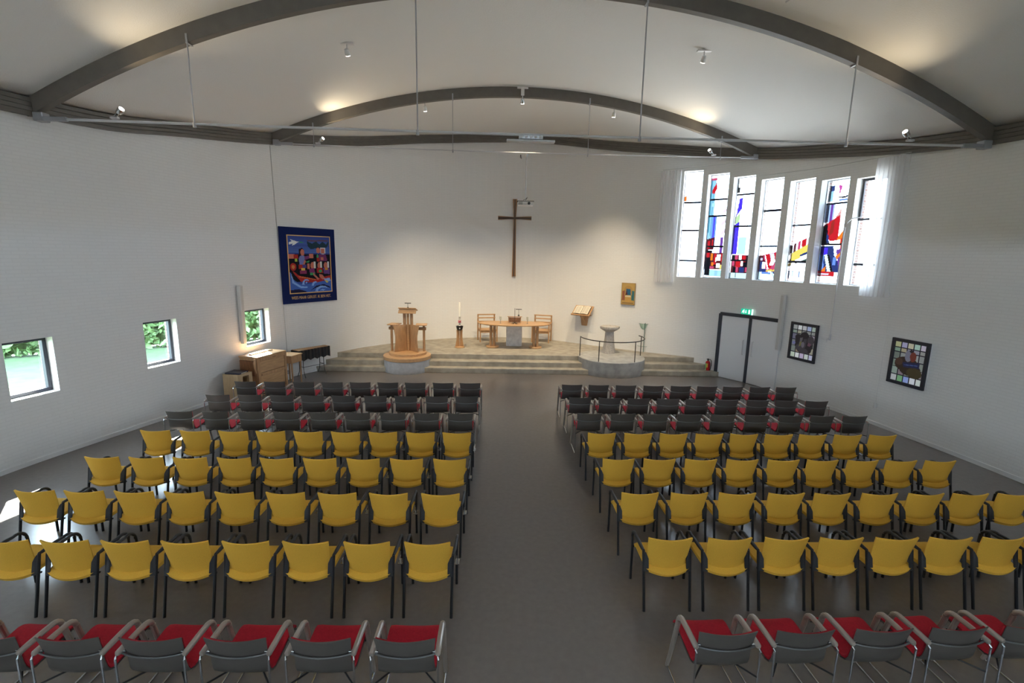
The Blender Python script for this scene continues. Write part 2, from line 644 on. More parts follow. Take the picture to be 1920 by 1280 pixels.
def build_wall(name, sa, sb, ops, WT=WT):
    mb = MB()
    sl = {round(sa, 4), round(sb, 4)}
    n = int((sb - sa) / .22)
    edges = [e for o in ops for e in o[:2]]
    for i in range(n + 1):
        s = sa + (sb - sa) * i / n
        if all(abs(s - e) > .05 for e in edges):
            sl.add(round(s, 4))
    for e in edges:
        sl.add(round(e, 4))
    sl = sorted(sl)
    zl = sorted({0.0} | {o[2] for o in ops} | {o[3] for o in ops})
    for s0, s1 in zip(sl, sl[1:]):
        sm = (s0 + s1) / 2
        for j in range(len(zl)):
            last = j == len(zl) - 1
            za0 = za1 = zl[j]
            if last:
                zb0, zb1 = zring(s0) + RH + .03, zring(s1) + RH + .03
            else:
                zb0 = zb1 = zl[j + 1]
            zm = (za0 + zb0) / 2
            if any(o[0] < sm < o[1] and o[2] < zm < o[3] for o in ops):
                continue
            mb.quad([wp(s0, 0, za0), wp(s1, 0, za1), wp(s1, 0, zb1), wp(s0, 0, zb0)], 0, [(s0, za0), (s1, za1), (s1, zb1), (s0, zb0)])
            mb.quad([wp(s1, -WT, za1), wp(s0, -WT, za0), wp(s0, -WT, zb0), wp(s1, -WT, zb1)], 1, [(s1, za1), (s0, za0), (s0, zb0), (s1, zb1)])
        zt0, zt1 = zring(s0) + RH + .03, zring(s1) + RH + .03
        mb.quad([wp(s0, 0, zt0), wp(s1, 0, zt1), wp(s1, -WT, zt1), wp(s0, -WT, zt0)], 1, [(s0, 0), (s1, 0), (s1, .5), (s0, .5)])
    for (o0, o1, z0, z1) in ops:
        for (d0, d1, mi) in ((0, -MID, 2), (-MID, -WT, 1)):
            # both jambs share the chord direction of the opening
            mb.quad([wp(o0, d0, z0), wp(o0, d0, z1), wp(o0, d1, z1), wp(o0, d1, z0)], mi, [(d0, z0), (d0, z1), (d1, z1), (d1, z0)])
            mb.quad([wp(o1, d1, z0), wp(o1, d1, z1), wp(o1, d0, z1), wp(o1, d0, z0)], mi, [(d1, z0), (d1, z1), (d0, z1), (d0, z0)])
            mb.quad([wp(o0, d0, z1), wp(o1, d0, z1), wp(o1, d1, z1), wp(o0, d1, z1)], mi, [(o0, d0), (o1, d0), (o1, d1), (o0, d1)])
            mb.quad([wp(o0, d1, z0), wp(o1, d1, z0), wp(o1, d0, z0), wp(o0, d0, z0)], mi, [(o0, d1), (o1, d1), (o1, d0), (o0, d0)])
    for s in (sa, sb):
        zt = zring(s) + RH + .03
        mb.quad([wp(s, 0, 0), wp(s, 0, zt), wp(s, -WT, zt), wp(s, -WT, 0)], 1, [(0, 0), (0, zt), (.5, zt), (.5, 0)])
    return struct(mb.build(name, [M['wall'], M['brick'], M['plaster']], smooth=True, angle=20))


build_wall('wall_left', 0.0, S2L, OPL)
build_wall('wall_back', S2L, S2R, OPS[:3], .36)
build_wall('wall_right', S2R, S_END, OPS[3:], .36)

# rear wall behind the balcony, closing the hall
mb = MB()
RW = (-5.0, 5.5, 3.3, 3.68)      # unseen open slot behind the camera, added and sized for fill daylight
mb.box((-7.1, -3.5, 4.2), (4.2, .4, 8.4), 0)
mb.box((7.6, -3.5, 4.2), (4.2, .4, 8.4), 0)
mb.box((.25, -3.5, RW[2] / 2), (10.5, .4, RW[2]), 0)
mb.box((.25, -3.5, (RW[3] + 8.5) / 2), (10.5, .4, 8.5 - RW[3]), 0)
struct(mb.build('wall_rear', M['plaster'], smooth=False))
pl = D.lights.new('portal', 'AREA')
pl.shape = 'RECTANGLE'
pl.size, pl.size_y = RW[1] - RW[0], RW[3] - RW[2]
pl.cycles.is_portal = True
po = D.objects.new('portal', pl)
C.objects.link(po)
po.location = ((RW[0] + RW[1]) / 2, -3.72, (RW[2] + RW[3]) / 2)
po.rotation_euler = (R(90), 0, 0)

# ------------------------------------------------------------------ floor and ground
mb = MB()
out = [wp(s, -.3, 0) for s in [S_END * i / 120 for i in range(121)]]
n0 = len(mb.v)
mb.v += [tuple(p) for p in out] + [(p.x, p.y, -.12) for p in out]
k = len(out)
mb.face(reversed(range(k)))
mb.face(range(k, 2 * k))
for i in range(k):
    j = (i + 1) % k
    mb.face((i, j, k + j, k + i))
struct(mb.build('floor', M['floor'], smooth=False))

mb = MB()
mb.box((-46, 8, -.22), (80, 170, .14), 0)
struct(mb.build('lawn', M['grass'], smooth=False), 'sunlit green lawn outside the small square windows')


mb = MB()
mb.box((44, 8, -.22), (100, 170, .14), 0)  # added ground slab, bounces neutral daylight in through the tall windows
struct(mb.build('bounce_ground', M['bounce_ground'], smooth=False), 'pale ground added outside the hall to bounce daylight in')


# ------------------------------------------------------------------ ceiling
def arc_shape(t, half, rise):
    """height of a circular arc over its chord, t in 0..1 across the chord"""
    r = (half * half + rise * rise) / (2 * rise)
    x = (t * 2 - 1) * half
    return math.sqrt(max(0, r * r - x * x)) - (r - rise)


def vault(rows):
    mb = MB()
    for a, b in zip(rows, rows[1:]):
        for i in range(len(a) - 1):
            mb.quad([a[i], b[i], b[i + 1], a[i + 1]])
    bmv = MB()
    # weld shared vertices for smooth shading
    key, idx = {}, []
    for v in mb.v:
        q = tuple(round(c, 4) for c in v)
        if q not in key:
            key[q] = len(bmv.v)
            bmv.v.append(v)
        idx.append(key[q])
    for f in mb.f:
        g = []
        for i in f:
            if idx[i] not in g:
                g.append(idx[i])
        if len(g) > 2:
            bmv.face(g)
    return bmv


def section(sl, sr, apex, n=48):
    L, Rr = wp(sl, 0, zring(sl) + RH - .02), wp(sr, 0, zring(sr) + RH - .02)
    half = (Rr - L).length / 2
    rise = apex - (L.z + Rr.z) / 2
    return [L.lerp(Rr, i / n) + Vector((0, 0, arc_shape(i / n, half, rise))) for i in range(n + 1)]


rows = []
for i in range(11):
    t = i / 10
    rows.append(section(S1L * t, S_END + (S1R - S_END) * t, 8.36))
for i in range(1, 13):
    t = i / 12
    rows.append(section(S1L + (S2L - S1L) * t, S1R + (S2R - S1R) * t, 8.375 + (8.285 - 8.375) * t))
arc2 = rows[-1]
for j in range(1, 15):
    t = j / 14
    row = []
    for i in range(49):
        s = S2L + (S2R - S2L) * i / 48
        a, b = arc2[i], wp(s, 0, zring(s) + RH - .02)
        q = a.lerp(b, t)
        q.z = a.z + (b.z - a.z) * (t ** 1.25)
        row.append(q)
    rows.append(row)
ceil = vault(rows).build('ceiling', M['ceiling'], smooth=True, angle=60)
struct(ceil)
sm = ceil.modifiers.new('thickness', 'SOLIDIFY')
sm.thickness = .12
sm.offset = -1.0

# ------------------------------------------------------------------ ring beam on top of the walls
for name, sa, sb, lab in (('trim_1', 0, S2L, 'taupe grooved ring beam along the top of the left wall'), ('trim_2', S2L, S2R, 'taupe grooved ring beam rising and falling above the altar wall'),
                          ('trim_3', S2R, S_END, 'taupe grooved ring beam along the top of the right wall')):
    mb = MB()
    n = max(12, int((sb - sa) / .25))
    prof = [(.0, 0.0), (.09, 0.0)]
    for q in range(4):
        z0, z1 = RH * q / 4, RH * (q + 1) / 4
        prof += [(.09, z0 + .008), (.09, z1 - .008)]
        if q < 3:
            prof += [(.078, z1)]
    prof += [(.09, RH), (0.0, RH)]
    prev = None
    for i in range(n + 1):
        s = sa + (sb - sa) * i / n
        ring = [wp(s, d, zring(s) + z) for d, z in prof]
        base = len(mb.v)
        mb.v += [tuple(p) for p in ring]
        if prev is not None:
            for q in range(len(prof)):
                q2 = (q + 1) % len(prof)
                mb.face((prev + q, base + q, base + q2, prev + q2))
        prev = base
    struct(mb.build(name, M['beam'], smooth=True, angle=25), lab)


# ------------------------------------------------------------------ arched beams
def arch(name, A, B, zb, apex_b, apex_t, zt, th, lab):
    A, B = Vector(A), Vector(B)
    d = (B - A)
    L = d.length
    d.normalize()
    nrm = Vector((-d.y, d.x))
    if nrm.y < 0:
        nrm = -nrm
    mb = MB()
    n = 60
    prev = None
    for i in range(n + 1):
        t = i / n
        p = A + d * (L * t)
        z0 = zb + arc_shape(t, L / 2, apex_b - zb)
        z1 = zt + arc_shape(t, L / 2, apex_t - zt)
        base = len(mb.v)
        q = p + nrm * th
        mb.v += [(p.x, p.y, z0), (p.x, p.y, z1), (q.x, q.y, z1), (q.x, q.y, z0)]
        if prev is not None:
            for k in range(4):
                k2 = (k + 1) % 4
                mb.face((prev + k, prev + k2, base + k2, base + k))
        else:
            mb.face((base, base + 3, base + 2, base + 1))
        prev = base
    mb.face((prev, prev + 1, prev + 2, prev + 3))
    o = mb.build(name, M['beam'], smooth=True, angle=30)
    struct(o, lab)
    return A, d, nrm, L


A1 = arch('trim_4', (-8.16, 8.60), (8.76, 9.34), 5.86, 8.075, 8.38, 6.165, .13, 'wide taupe arched roof beam crossing the top of the hall')
A2 = arch('trim_5', (-6.72, 13.97), (7.07, 14.74), 6.58, 8.03, 8.29, 6.87, .13, 'smaller taupe arched roof beam in front of the altar apse')


def ap(A, s, z, back=0.0):
    p = A[0] + A[1] * s + A[2] * back
    return Vector((p.x, p.y, z))


# ------------------------------------------------------------------ baseboards
def baseboard(name, sa, sb):
    mb = MB()
    n = int((sb - sa) / .3)
    prev = None
    for i in range(n + 1):
        s = sa + (sb - sa) * i / n
        base = len(mb.v)
        mb.v += [tuple(wp(s, -.005, 0)), tuple(wp(s, .014, 0)), tuple(wp(s, .014, .075)), tuple(wp(s, .008, .085)), tuple(wp(s, -.005, .085))]
        if prev is not None:
            for k in range(5):
                k2 = (k + 1) % 5
                mb.face((prev + k, base + k, base + k2, prev + k2))
        prev = base
    struct(mb.build(name, M['white'], smooth=False))


baseboard('baseboard_left', 0.2, s_at(-6.0, 15.2))
baseboard('baseboard_right', s_at(7.66, 13.6), S_END - .2)


# ------------------------------------------------------------------ windows
def wframe(s0, s1):
    """matrix data of the chord of an opening: centre, angle, width"""
    a, b = pos(s0), pos(s1)
    c = (a + b) / 2
    d = b - a
    return c, math.atan2(d.y, d.x), d.length


# stained glass designs, u left to right, v bottom to top, as seen from the hall
CL = (.31, .315, .32)
LB = (.32, .55, .70)
TE = (.06, .26, .34)
VI = (.05, .02, .42)
BV = (.07, .03, .60)
RE = (.58, .012, .018)
DR = (.10, .012, .015)
PK = (.60, .06, .13)
OR = (.87, .18, .015)
YE = (.85, .60, .10)
YG = (.52, .64, .30)
BK = (.004, .004, .008)
NB = (.02, .035, .14)
PB = (.15, .26, .58)
PU = (.16, .045, .27)
MG = (.58, .06, .30)
GN = (.05, .09, .06)
PG = (.44, .68, .60)


def glassy(shapes):
    """colours above are as seen against the bright sky; the tint lets a small part of it through"""
    return [s[:-1] + (s[-1] if s[-1] is CL else tuple(c / 20 for c in s[-1]),) for s in shapes]


def bar(v):
    return ('r', 0, v - .009, 1, v + .009, BK)


ART = [
    [('r', 0, .73, .14, .775, OR), ('r', .14, .745, 1, .752, YE), ('r', .02, .80, .16, .803, BK), ('r', .02, .83, .12, .833, BK), ('r', .10, .775, .13, .84, BK), bar(.715), bar(.45), bar(.157)],
    [('r', 0, .30, .26, .97, LB), ('r', .03, .45, .08, .95, TE), ('r', .15, .42, .19, .9, TE), ('r', .22, .30, .45, .60, PB), ('r', .30, .3, .36, .62, BV),
     ('r', 0, .955, .3, .975, PK), ('p', [(.04, .84), (.28, .93), (.34, .88), (.2, .82)], RE), ('r', 0, .80, .1, .92, TE), ('r', .15, .70, .3, .735, PG),
     ('p', [(.72, .66), (.95, .69), (.95, .66), (.74, .63)], (.85, .62, .72)), ('p', [(.66, .54), (.95, .58), (.9, .55), (.7, .51)], (.85, .62, .72)), ('p', [(.7, .45), (.92, .49), (.88, .44), (.72, .42)], (.85, .62, .75)),
     ('r', .72, .24, .86, .40, PU), ('p', [(0, .38), (.42, .40), (.42, .28), (0, .27)], DR), ('p', [(.1, .36), (.22, .37), (.2, .29), (.1, .29)], RE), ('p', [(.28, .37), (.36, .38), (.34, .3), (.28, .3)], RE),
     ('r', 0, .25, .35, .27, BK), ('r', 0, .08, 1, .25, DR), ('r', .08, .19, .24, .245, RE), ('r', .3, .17, .42, .24, OR), ('r', .48, .13, .6, .24, RE), ('r', .62, .17, .8, .23, CL), ('r', .82, .16, .96, .24, RE),
     ('r', .35, .12, .46, .155, OR), ('r', .62, .10, .8, .14, CL), ('r', .8, .09, .98, .13, YE), ('r', .46, .12, .6, .13, BK), ('r', .55, .16, .6, .2, CL), ('r', .3, .09, .5, .11, PK), ('r', .12, .13, .2, .17, CL),
     ('r', .3, .08, 1, .09, BK), ('r', .04, .015, .28, .20, BK), ('r', .3, .01, .95, .078, PG), ('r', .55, .01, .72, .078, LB), bar(.767), bar(.61), bar(.31)],
    [('r', 0, .86, .06, 1, GN), ('r', .04, .86, .16, .91, BK), ('p', [(.16, .80), (.34, .81), (.32, .70), (.06, .62), (.1, .7)], BV), ('p', [(.04, .62), (.28, .66), (.24, .56), (.02, .55)], YG),
     ('p', [(0, .54), (.25, .57), (.26, .245), (0, .245)], BV), ('r', .02, .24, .05, .56, VI), ('r', .30, .245, .66, .42, (.55, .85, .95)), ('r', .66, .245, .68, .55, (.5, .6, .65)),
     ('r', .05, .06, 1, .24, DR), ('r', .05, .19, .2, .24, BK), ('r', .22, .19, .36, .24, PK), ('r', .42, .18, .52, .235, CL), ('r', .56, .17, .74, .235, RE), ('r', .78, .17, .86, .235, BK), ('r', .88, .18, 1, .24, CL),
     ('r', .1, .13, .22, .175, PK), ('r', .26, .12, .5, .18, RE), ('r', .52, .13, .62, .175, CL), ('r', .66, .12, .96, .17, BK), ('r', .3, .065, .42, .115, PK), ('r', .48, .065, .7, .12, NB), ('r', .14, .06, .28, .12, BK), ('r', .76, .07, .9, .12, PK),
     ('r', 0, 0, 1, .06, (.7, .88, .9)), ('r', .3, .01, .33, .06, BK), bar(.84), bar(.525), bar(.185)],
    [('p', [(0, .245), (1, .30), (1, .09), (0, .08)], PK), ('p', [(.30, .255), (.34, .257), (.52, .12), (.46, .11)], CL), ('p', [(.52, .27), (.70, .275), (.84, .2), (.68, .14)], (.8, .7, .75)), ('r', .0, .11, .34, .2, DR), ('p', [(0, .24), (.24, .252), (.26, .2), (0, .2)], DR), ('r', .08, .2, .22, .225, (.6, .5, .7)), ('p', [(.32, .255), (.5, .265), (.66, .13), (.5, .12)], RE), ('p', [(.72, .27), (1, .30), (1, .15), (.86, .15)], RE),
     ('p', [(.54, .15), (.72, .16), (.8, .2), (.66, .22)], CL), ('r', .08, .12, .2, .19, NB), ('r', .22, .12, .34, .18, CL), ('p', [(.2, .09), (.7, .115), (.7, .09)], YE), ('p', [(.7, .1), (1, .14), (1, .11), (.74, .09)], YE),
     ('r', .02, .085, .4, .11, NB), ('r', .2, .06, .66, .085, PB), ('p', [(.66, .085), (1, .1), (1, .075), (.7, .06)], NB), ('r', 0, .0, .18, .08, (.55, .72, .8)), ('p', [(.66, .08), (.76, .08), (.95, .0), (.85, .0)], (.6, .75, .85)),
     ('r', .72, .18, 1, .188, BK), bar(.70), bar(.345)],
    [('p', [(0, .35), (1, .475), (1, .39), (0, .26)], (.98, .9, .88)), ('p', [(.0, .37), (.1, .365), (.14, .25), (.04, .27)], DR), ('p', [(.16, .385), (.26, .395), (.28, .26), (.2, .27)], DR), ('p', [(.34, .40), (.44, .42), (.46, .27), (.36, .27)], PK),
     ('p', [(.5, .42), (.68, .44), (.66, .36), (.52, .34)], RE), ('p', [(.8, .45), (1, .475), (1, .42), (.82, .40)], RE), ('p', [(.0, .27), (1, .41), (1, .30), (0, .18)], YE), ('p', [(0, .25), (.1, .3), (.06, .19), (0, .19)], CL),
     ('p', [(.46, .27), (1, .33), (1, .30), (.5, .255)], NB), ('p', [(.5, .25), (1, .30), (1, .255), (.6, .23)], CL), ('p', [(0, .15), (.1, .165), (1, .26), (1, .22), (.3, .18), (0, .145)], GN),
     ('p', [(.0, .175), (.2, .2), (.1, .16), (0, .155)], YE), ('r', 0, .10, 1, .105, BK), ('r', .05, .03, .12, .1, PB), ('r', .22, .05, .3, .1, (.7, .8, .95)), ('r', .5, .04, .56, .1, PB), ('r', .88, .04, 1, .1, PK), bar(.57), bar(.2)],
    [('r', .08, .90, .26, .955, NB), ('r', .06, .80, .24, .90, LB), ('r', .12, .80, .15, .90, TE), ('p', [(.42, .955), (.54, .945), (.5, .88), (.44, .86)], MG), ('p', [(.78, .93), (1, .94), (1, .87), (.8, .86)], MG),
     ('p', [(.44, .84), (.66, .84), (.9, .865), (.95, .85), (.7, .825), (.44, .828)], BK), ('r', .46, .80, .9, .815, PB), ('r', .0, .60, .34, .775, (.40, .48, .66)), ('r', .1, .62, .16, .76, PB), ('r', .22, .6, .28, .77, PU),
     ('p', [(.34, .60), (.52, .69), (.62, .74), (.6, .62)], (.75, .35, .30)), ('p', [(0, .57), (.6, .67), (.62, .42), (.3, .42), (.1, .5)], RE), ('p', [(.3, .60), (.42, .63), (.4, .5), (.26, .46)], (.32, .02, .012)), ('p', [(.6, .74), (.9, .76), (.86, .5), (.66, .5)], CL),
     ('p', [(.62, .46), (.86, .56), (.9, .48), (.8, .39), (.55, .40)], OR), ('p', [(.0, .56), (.18, .58), (.2, .48), (.34, .385), (0, .385)], BK), ('p', [(.16, .50), (.26, .47), (.28, .4), (.2, .4)], NB),
     ('p', [(.5, .42), (.7, .43), (.72, .33), (.5, .32)], CL), ('p', [(.72, .43), (.92, .5), (.98, .4), (.9, .3), (.74, .3)], RE), ('p', [(0, .37), (.5, .37), (.56, .28), (.96, .12), (.96, .11), (.0, .11)], NB),
     ('p', [(.04, .36), (.3, .35), (.3, .29), (.06, .27)], BV), ('p', [(.60, .33), (.98, .36), (.98, .14), (.8, .13)], PU), ('p', [(.6, .27), (.92, .34), (.98, .32), (.66, .24)], OR), ('p', [(.0, .28), (.18, .28), (.2, .13), (.0, .13)], PB),
     ('p', [(.18, .28), (.3, .29), (.5, .12), (.36, .12)], (.80, .86, .72)), ('p', [(.3, .28), (.38, .28), (.58, .12), (.5, .12)], BK), ('r', .52, .18, .64, .26, PB), ('p', [(.1, .12), (.28, .17), (.3, .12)], OR),
     ('r', 0, .07, .64, .115, RE), ('r', 0, .085, .45, .10, (.75, .55, .6)), ('r', 0, .0, 1, .07, CL), bar(.78), bar(.385), ('r', 0, .375, 1, .39, BK)],
    [bar(.2)],
]
TINT = [CL, (.28, .30, .315), CL, CL, CL, (.26, .285, .295), (.38, .38, .38)]

wn = 0
for (s0, s1, z0, z1) in OPL:
    wn += 1
    c, a, w = wframe(s0, s1)
    e = sempty('window_%d' % wn, (c.x, c.y, z0), a)
    h = z1 - z0
    mb = MB()
    fw = .062
    # frame sits deep in the wall, y grows outwards
    for (cx, cz, sx, sz) in ((0, fw / 2, w, fw), (0, h - fw / 2, w, fw), (-w / 2 + fw / 2, h / 2, fw, h - 2 * fw), (w / 2 - fw / 2, h / 2, fw, h - 2 * fw)):
        mb.box((cx, .20, cz), (sx, .08, sz), .006)
    mb.build('window_frame', M['anth'], e)
    mb = MB()
    mb.box((0, .205, h / 2), (w - 2 * fw + .01, .008, h - 2 * fw + .01), 0)
    mb.build('window_pane', M['pane'], e, smooth=False)
    pl = D.lights.new('portal', 'AREA')
    pl.shape = 'RECTANGLE'
    pl.size, pl.size_y = w, h
    pl.cycles.is_portal = True
    po = D.objects.new('portal', pl)
    C.objects.link(po)
    po.parent = e
    po.location = (0, WT + .02, h / 2)
    po.rotation_euler = (R(-90), 0, 0)

for k, (s0, s1, z0, z1) in enumerate(OPS):
    wn += 1
    c, a, w = wframe(s0, s1)
    e = sempty('window_%d' % wn, (c.x, c.y, z0), a)
    e['label'] = ['clear stained glass strip window with one orange block, next to the left curtain', 'stained glass strip window with blue strips and red mosaic at its foot',
                  'stained glass strip window with a violet band down its left side', 'stained glass strip window with slanted red stripes near its foot',
                  'stained glass strip window with red, white and yellow slanting stripes', 'stained glass strip window filled with red, orange and dark blue shapes',
                  'plain glass strip window with a dark vent frame beside the right curtain'][k]
    h = z1 - z0
    fw = .022
    mb = MB()
    for (cx, cz, sx, sz) in ((0, fw / 2, w, fw), (0, h - fw / 2, w, fw), (-w / 2 + fw / 2, h / 2, fw, h - 2 * fw), (w / 2 - fw / 2, h / 2, fw, h - 2 * fw)):
        mb.box((cx, .22, cz), (sx, .05, sz), .004)
    mb.build('window_frame', M['steel_grey'], e)
    g = paint(34, 170, TINT[k], glassy(ART[k]))
    mb = MB()
    painted_sheet(mb, g, -w / 2 + .01, w / 2 - .01, .01, h - .01, .22)
    mb.build('stained_pane' if k < 6 else 'window_pane', M['stained'], e, smooth=False)
    if k == 6:
        mb = MB()
        vb = h * .625
        for (cx, cz, sx, sz) in ((0, vb, w - .03, .05), (0, h - .04, w - .03, .04), (-w / 2 + .045, (vb + h) / 2, .045, h - vb - .02), (w / 2 - .045, (vb + h) / 2, .045, h - vb - .02)):
            mb.box((cx, .185, cz), (sx, .04, sz), .004)
        mb.build('vent_frame', M['anth'], e)
    pl = D.lights.new('portal', 'AREA')
    pl.shape = 'RECTANGLE'
    pl.size, pl.size_y = w, h
    pl.cycles.is_portal = True
    po = D.objects.new('portal', pl)
    C.objects.link(po)
    po.parent = e
    po.location = (0, WT + .02, h / 2)
    po.rotation_euler = (R(-90), 0, 0)

# ------------------------------------------------------------------ hedge in the garden
mb = MB()
rnd = random.Random(3)
for i in range(15000):
    t = rnd.random()
    x = -25 + 18 * t
    y = 16.9 + (x + 17.3) * .65 + rnd.uniform(-.5, .6) + .3 * math.sin(x * 2.1)
    z = rnd.uniform(-.1, 4.2)
    r = rnd.uniform(.10, .26)
    a = Vector((rnd.uniform(-1, 1), rnd.uniform(-1, 1), rnd.uniform(-1, 1))).normalized()
    b = a.cross(Vector((rnd.uniform(-1, 1), rnd.uniform(-1, 1), rnd.uniform(-1, 1)))).normalized()
    p = Vector((x, y, z))
    mb.quad([p - a * r, p - b * r * .5, p + a * r, p + b * r * .5])
for i in range(60):
    x0, x1 = -26 + 20 * i / 60, -26 + 20 * (i + 1) / 60
    y0, y1 = 17.4 + (x0 + 17.3) * .65, 17.4 + (x1 + 17.3) * .65
    mb.quad([(x0, y0, -.1), (x1, y1, -.1), (x1, y1, 3.9), (x0, y0, 3.9)])
    mb.quad([(x0, y0, 3.9), (x1, y1, 3.9), (x1 - .5, y1 + .9, 3.9), (x0 - .5, y0 + .9, 3.9)])
tag(mb.build('hedge', M['leaf'], smooth=False), 'tall leafy green hedge beyond the lawn outside the small windows', 'hedge', kind='stuff')

# ------------------------------------------------------------------ stage, steps and round platforms
def stage_poly(yl, slope, z0, z1):
    """front line y = yl + slope*x closed along the apse wall"""
    def cross(lo, hi):
        for _ in range(50):
            m = (lo + hi) / 2
            p = pos(m)
            before = p.y < yl + slope * p.x
            if before:
                lo = m
            else:
                hi = m
        return lo
    mid = s_at(0, 19.17)
    sl = cross(S1L, mid)
    sr = cross(S1R, mid)
    pts = [wp(sl + (sr - sl) * i / 60, -.02, 0) for i in range(61)]
    mb = MB()
    k = len(pts)
    mb.v += [(p.x, p.y, z1) for p in pts] + [(p.x, p.y, z0) for p in pts]
    mb.face(reversed(range(k)))
    mb.face(range(k, 2 * k))
    for i in range(k):
        j = (i + 1) % k
        mb.face((i, j, k + j, k + i))
    return mb


STZ = .48
e = sempty('stage', (0, 15, 0), 0)
e['label'] = 'wide concrete altar stage with three steps'
for i, (yl, z0, z1) in enumerate(((15.07, 0.0, .16), (15.36, .155, .32), (15.74, .315, .48))):
    o = stage_poly(yl, .018, z0, z1).build('step', M['concrete'], e, smooth=False)
    o.location = (0, -15, 0)
    bv = o.modifiers.new('edge', 'BEVEL')
    bv.width = .01
    bv.segments = 1
    bv.limit_method = 'ANGLE'

mb = MB()
mb.lathe([(.735, 0.0), (.74, .01), (.73, .375), (.72, .385)], n=64)
o = mb.build('pulpit_plinth', M['concrete_pale'], loc=(-3.39, 15.42, 0))
tag(o, 'low round whitish concrete drum built into the steps beneath the wooden pulpit', 'plinth')
mb = MB()
mb.lathe([(1.075, 0.0), (1.08, .01), (1.085, .474), (1.075, .484)], n=72)
o = mb.build('font_platform', M['concrete_grey'], loc=(3.3, 15.80, 0))
tag(o, 'wide round grey concrete platform projecting from the stage under the stone font', 'platform')


# ------------------------------------------------------------------ pulpit
def pulpit():
    t = thing('pulpit', 'oak pulpit with folded front panels and side rails on a round white plinth', 'pulpit', (-3.39, 15.5, .385))
    mb = MB()
    mb.lathe([(.75, 0), (.76, .01), (.76, .11), (.745, .12)], c=(0, -.07, 0), n=64)
    mb.build('base_disc', M['woodh'], t)
    mb = MB()
    mb.lathe([(.60, 0), (.60, .075), (.59, .085)], c=(0, .02, .12), n=56)
    mb.build('floor_disc', M['woodh'], t)
    zb = .205
    for sg in (-1, 1):
        # folded front panel: outer edge towards the hall, waist narrower than top
        def fn(u, v, sg=sg):
            z = zb + .86 * v + .03 * (u ** 2) * v
            w = .385 - .035 * math.sin(math.pi * min(1, v * 1.05)) + .05 * max(0, v - .6) * 1.6
            x = sg * (.03 + (w - .03) * u)
            y = .16 - .34 * u
            return (x, y, z)
        mb = MB()
        mb.sheet(fn, 6, 14, .03)
        mb.build('front_panel', M['wood'], t, angle=50)
    mb = MB()
    mb.box((0, .13, zb + .62), (.075, .06, 1.24), .008)
    mb.build('spine', M['woodh'], t)
    for sg in (-1, 1):
        mb = MB()
        mb.box((sg * .115, .14, 1.27), (.10, .035, .46), .006, rz=sg * -.30)
        mb.build('neck_panel', M['wood'], t)
    # reading desk: thick board tilted away, edge facing the hall
    mb = MB()
    mb.prism([(-.285, 0), (.275, 0), (.295, .12), (-.27, .12)], Matrix.Translation((0, -.02, 1.445)) @ Matrix.Rotation(R(-14), 4, 'X'), .05)
    mb.box((0, .17, 1.56), (.56, .40, .03), .006, rx=R(-16))
    mb.build('book_rest', M['woodh'], t)
    for sg in (-1, 1):
        mb = MB()
        mb.tube([(sg * .525, .06, .205), (sg * .525, .06, 1.06)], .04, 16)
        mb.build('post', M['wood'], t)
        mb = MB()
        mb.box((sg * .44, .10, 1.075), (.36, .42, .03), .012, rz=sg * .12)
        mb.build('rail_shelf', M['woodh'], t)
        mb = MB()
        mb.tube([(sg * .60, .05, .95), (sg * .32, .03, .95)], .05, 16)
        mb.build('round_rail', M['wood'], t)
    return t


pulpit()


def reading_lamp(x, y, z, label, h, w):
    t = thing('reading_lamp', label, 'lamp', (x, y, z))
    mb = MB()
    mb.lathe([(.035, 0), (.038, .012), (.02, .05), (.012, .06)], n=20)
    mb.build('foot', M['black'], t)
    mb = MB()
    mb.tube([(0, 0, .05), (0, 0, h)], .006, 8)
    mb.build('stem', M['black'], t)
    mb = MB()
    mb.tube([(-w / 2, 0, h), (-w / 2 + .01, 0, h + .002), (w / 2 - .01, 0, h + .002), (w / 2, 0, h)], .017, 12, r2=.013)
    mb.build('lamp_head', M['black'], t)
    return t


reading_lamp(-3.37, 15.56, 1.975, 'black T shaped reading lamp on top of the pulpit', .175, .20)

# ------------------------------------------------------------------ paschal candle on its stand
t = thing('candle_stand', 'low oak stand with dark metal bowl left of the altar table', 'candle stand', (-1.85, 16.88, STZ))
mb = MB()
mb.lathe([(.17, 0), (.175, .01), (.175, .03), (.165, .04)], n=36)
mb.build('base_disc', M['woodh'], t)
for sg in (-1, 1):
    def fn(u, v, sg=sg):
        w = .135 - .05 * math.sin(v * math.pi * .7)
        return (sg * (.012 + w * u), .03 - .08 * u, .04 + .60 * v)
    mb = MB()
    mb.sheet(fn, 4, 10, .03)
    mb.build('side_panel', M['wood'], t, angle=50)
mb = MB()
mb.lathe([(.075, .62), (.105, .66), (.125, .76), (.135, .765), (.12, .76), (.09, .68), (.02, .66)], n=32)
mb.build('bowl', M['black'], t)
mb = MB()
mb.box((.015, -.121, .70), (.035, .01, .05), .003)
mb.build('emblem', M['steel'], t)
t = thing('paschal_candle', 'tall slim white candle with red and dark bands in the oak stand', 'candle', (-1.85, 16.88, STZ + .66))
mb = MB()
mb.lathe([(.033, 0), (.033, .93), (.026, .945), (.006, .95)], n=20)
mb.build('wax_shaft', M['candle'], t)
for (z, r, m) in ((.18, .038, 'black'), (.24, .055, 'red'), (.29, .055, 'red'), (.36, .036, 'black'), (.42, .036, 'black'), (.10, .038, 'black')):
    mb = MB()
    mb.lathe([(.03, z - .016), (r, z - .008), (r, z + .008), (.03, z + .016)], n=16)
    mb.build('band', M[m], t)
mb = MB()
mb.tube([(0, 0, .945), (0, 0, .97)], .003, 6)
mb.build('wick', M['black'], t)

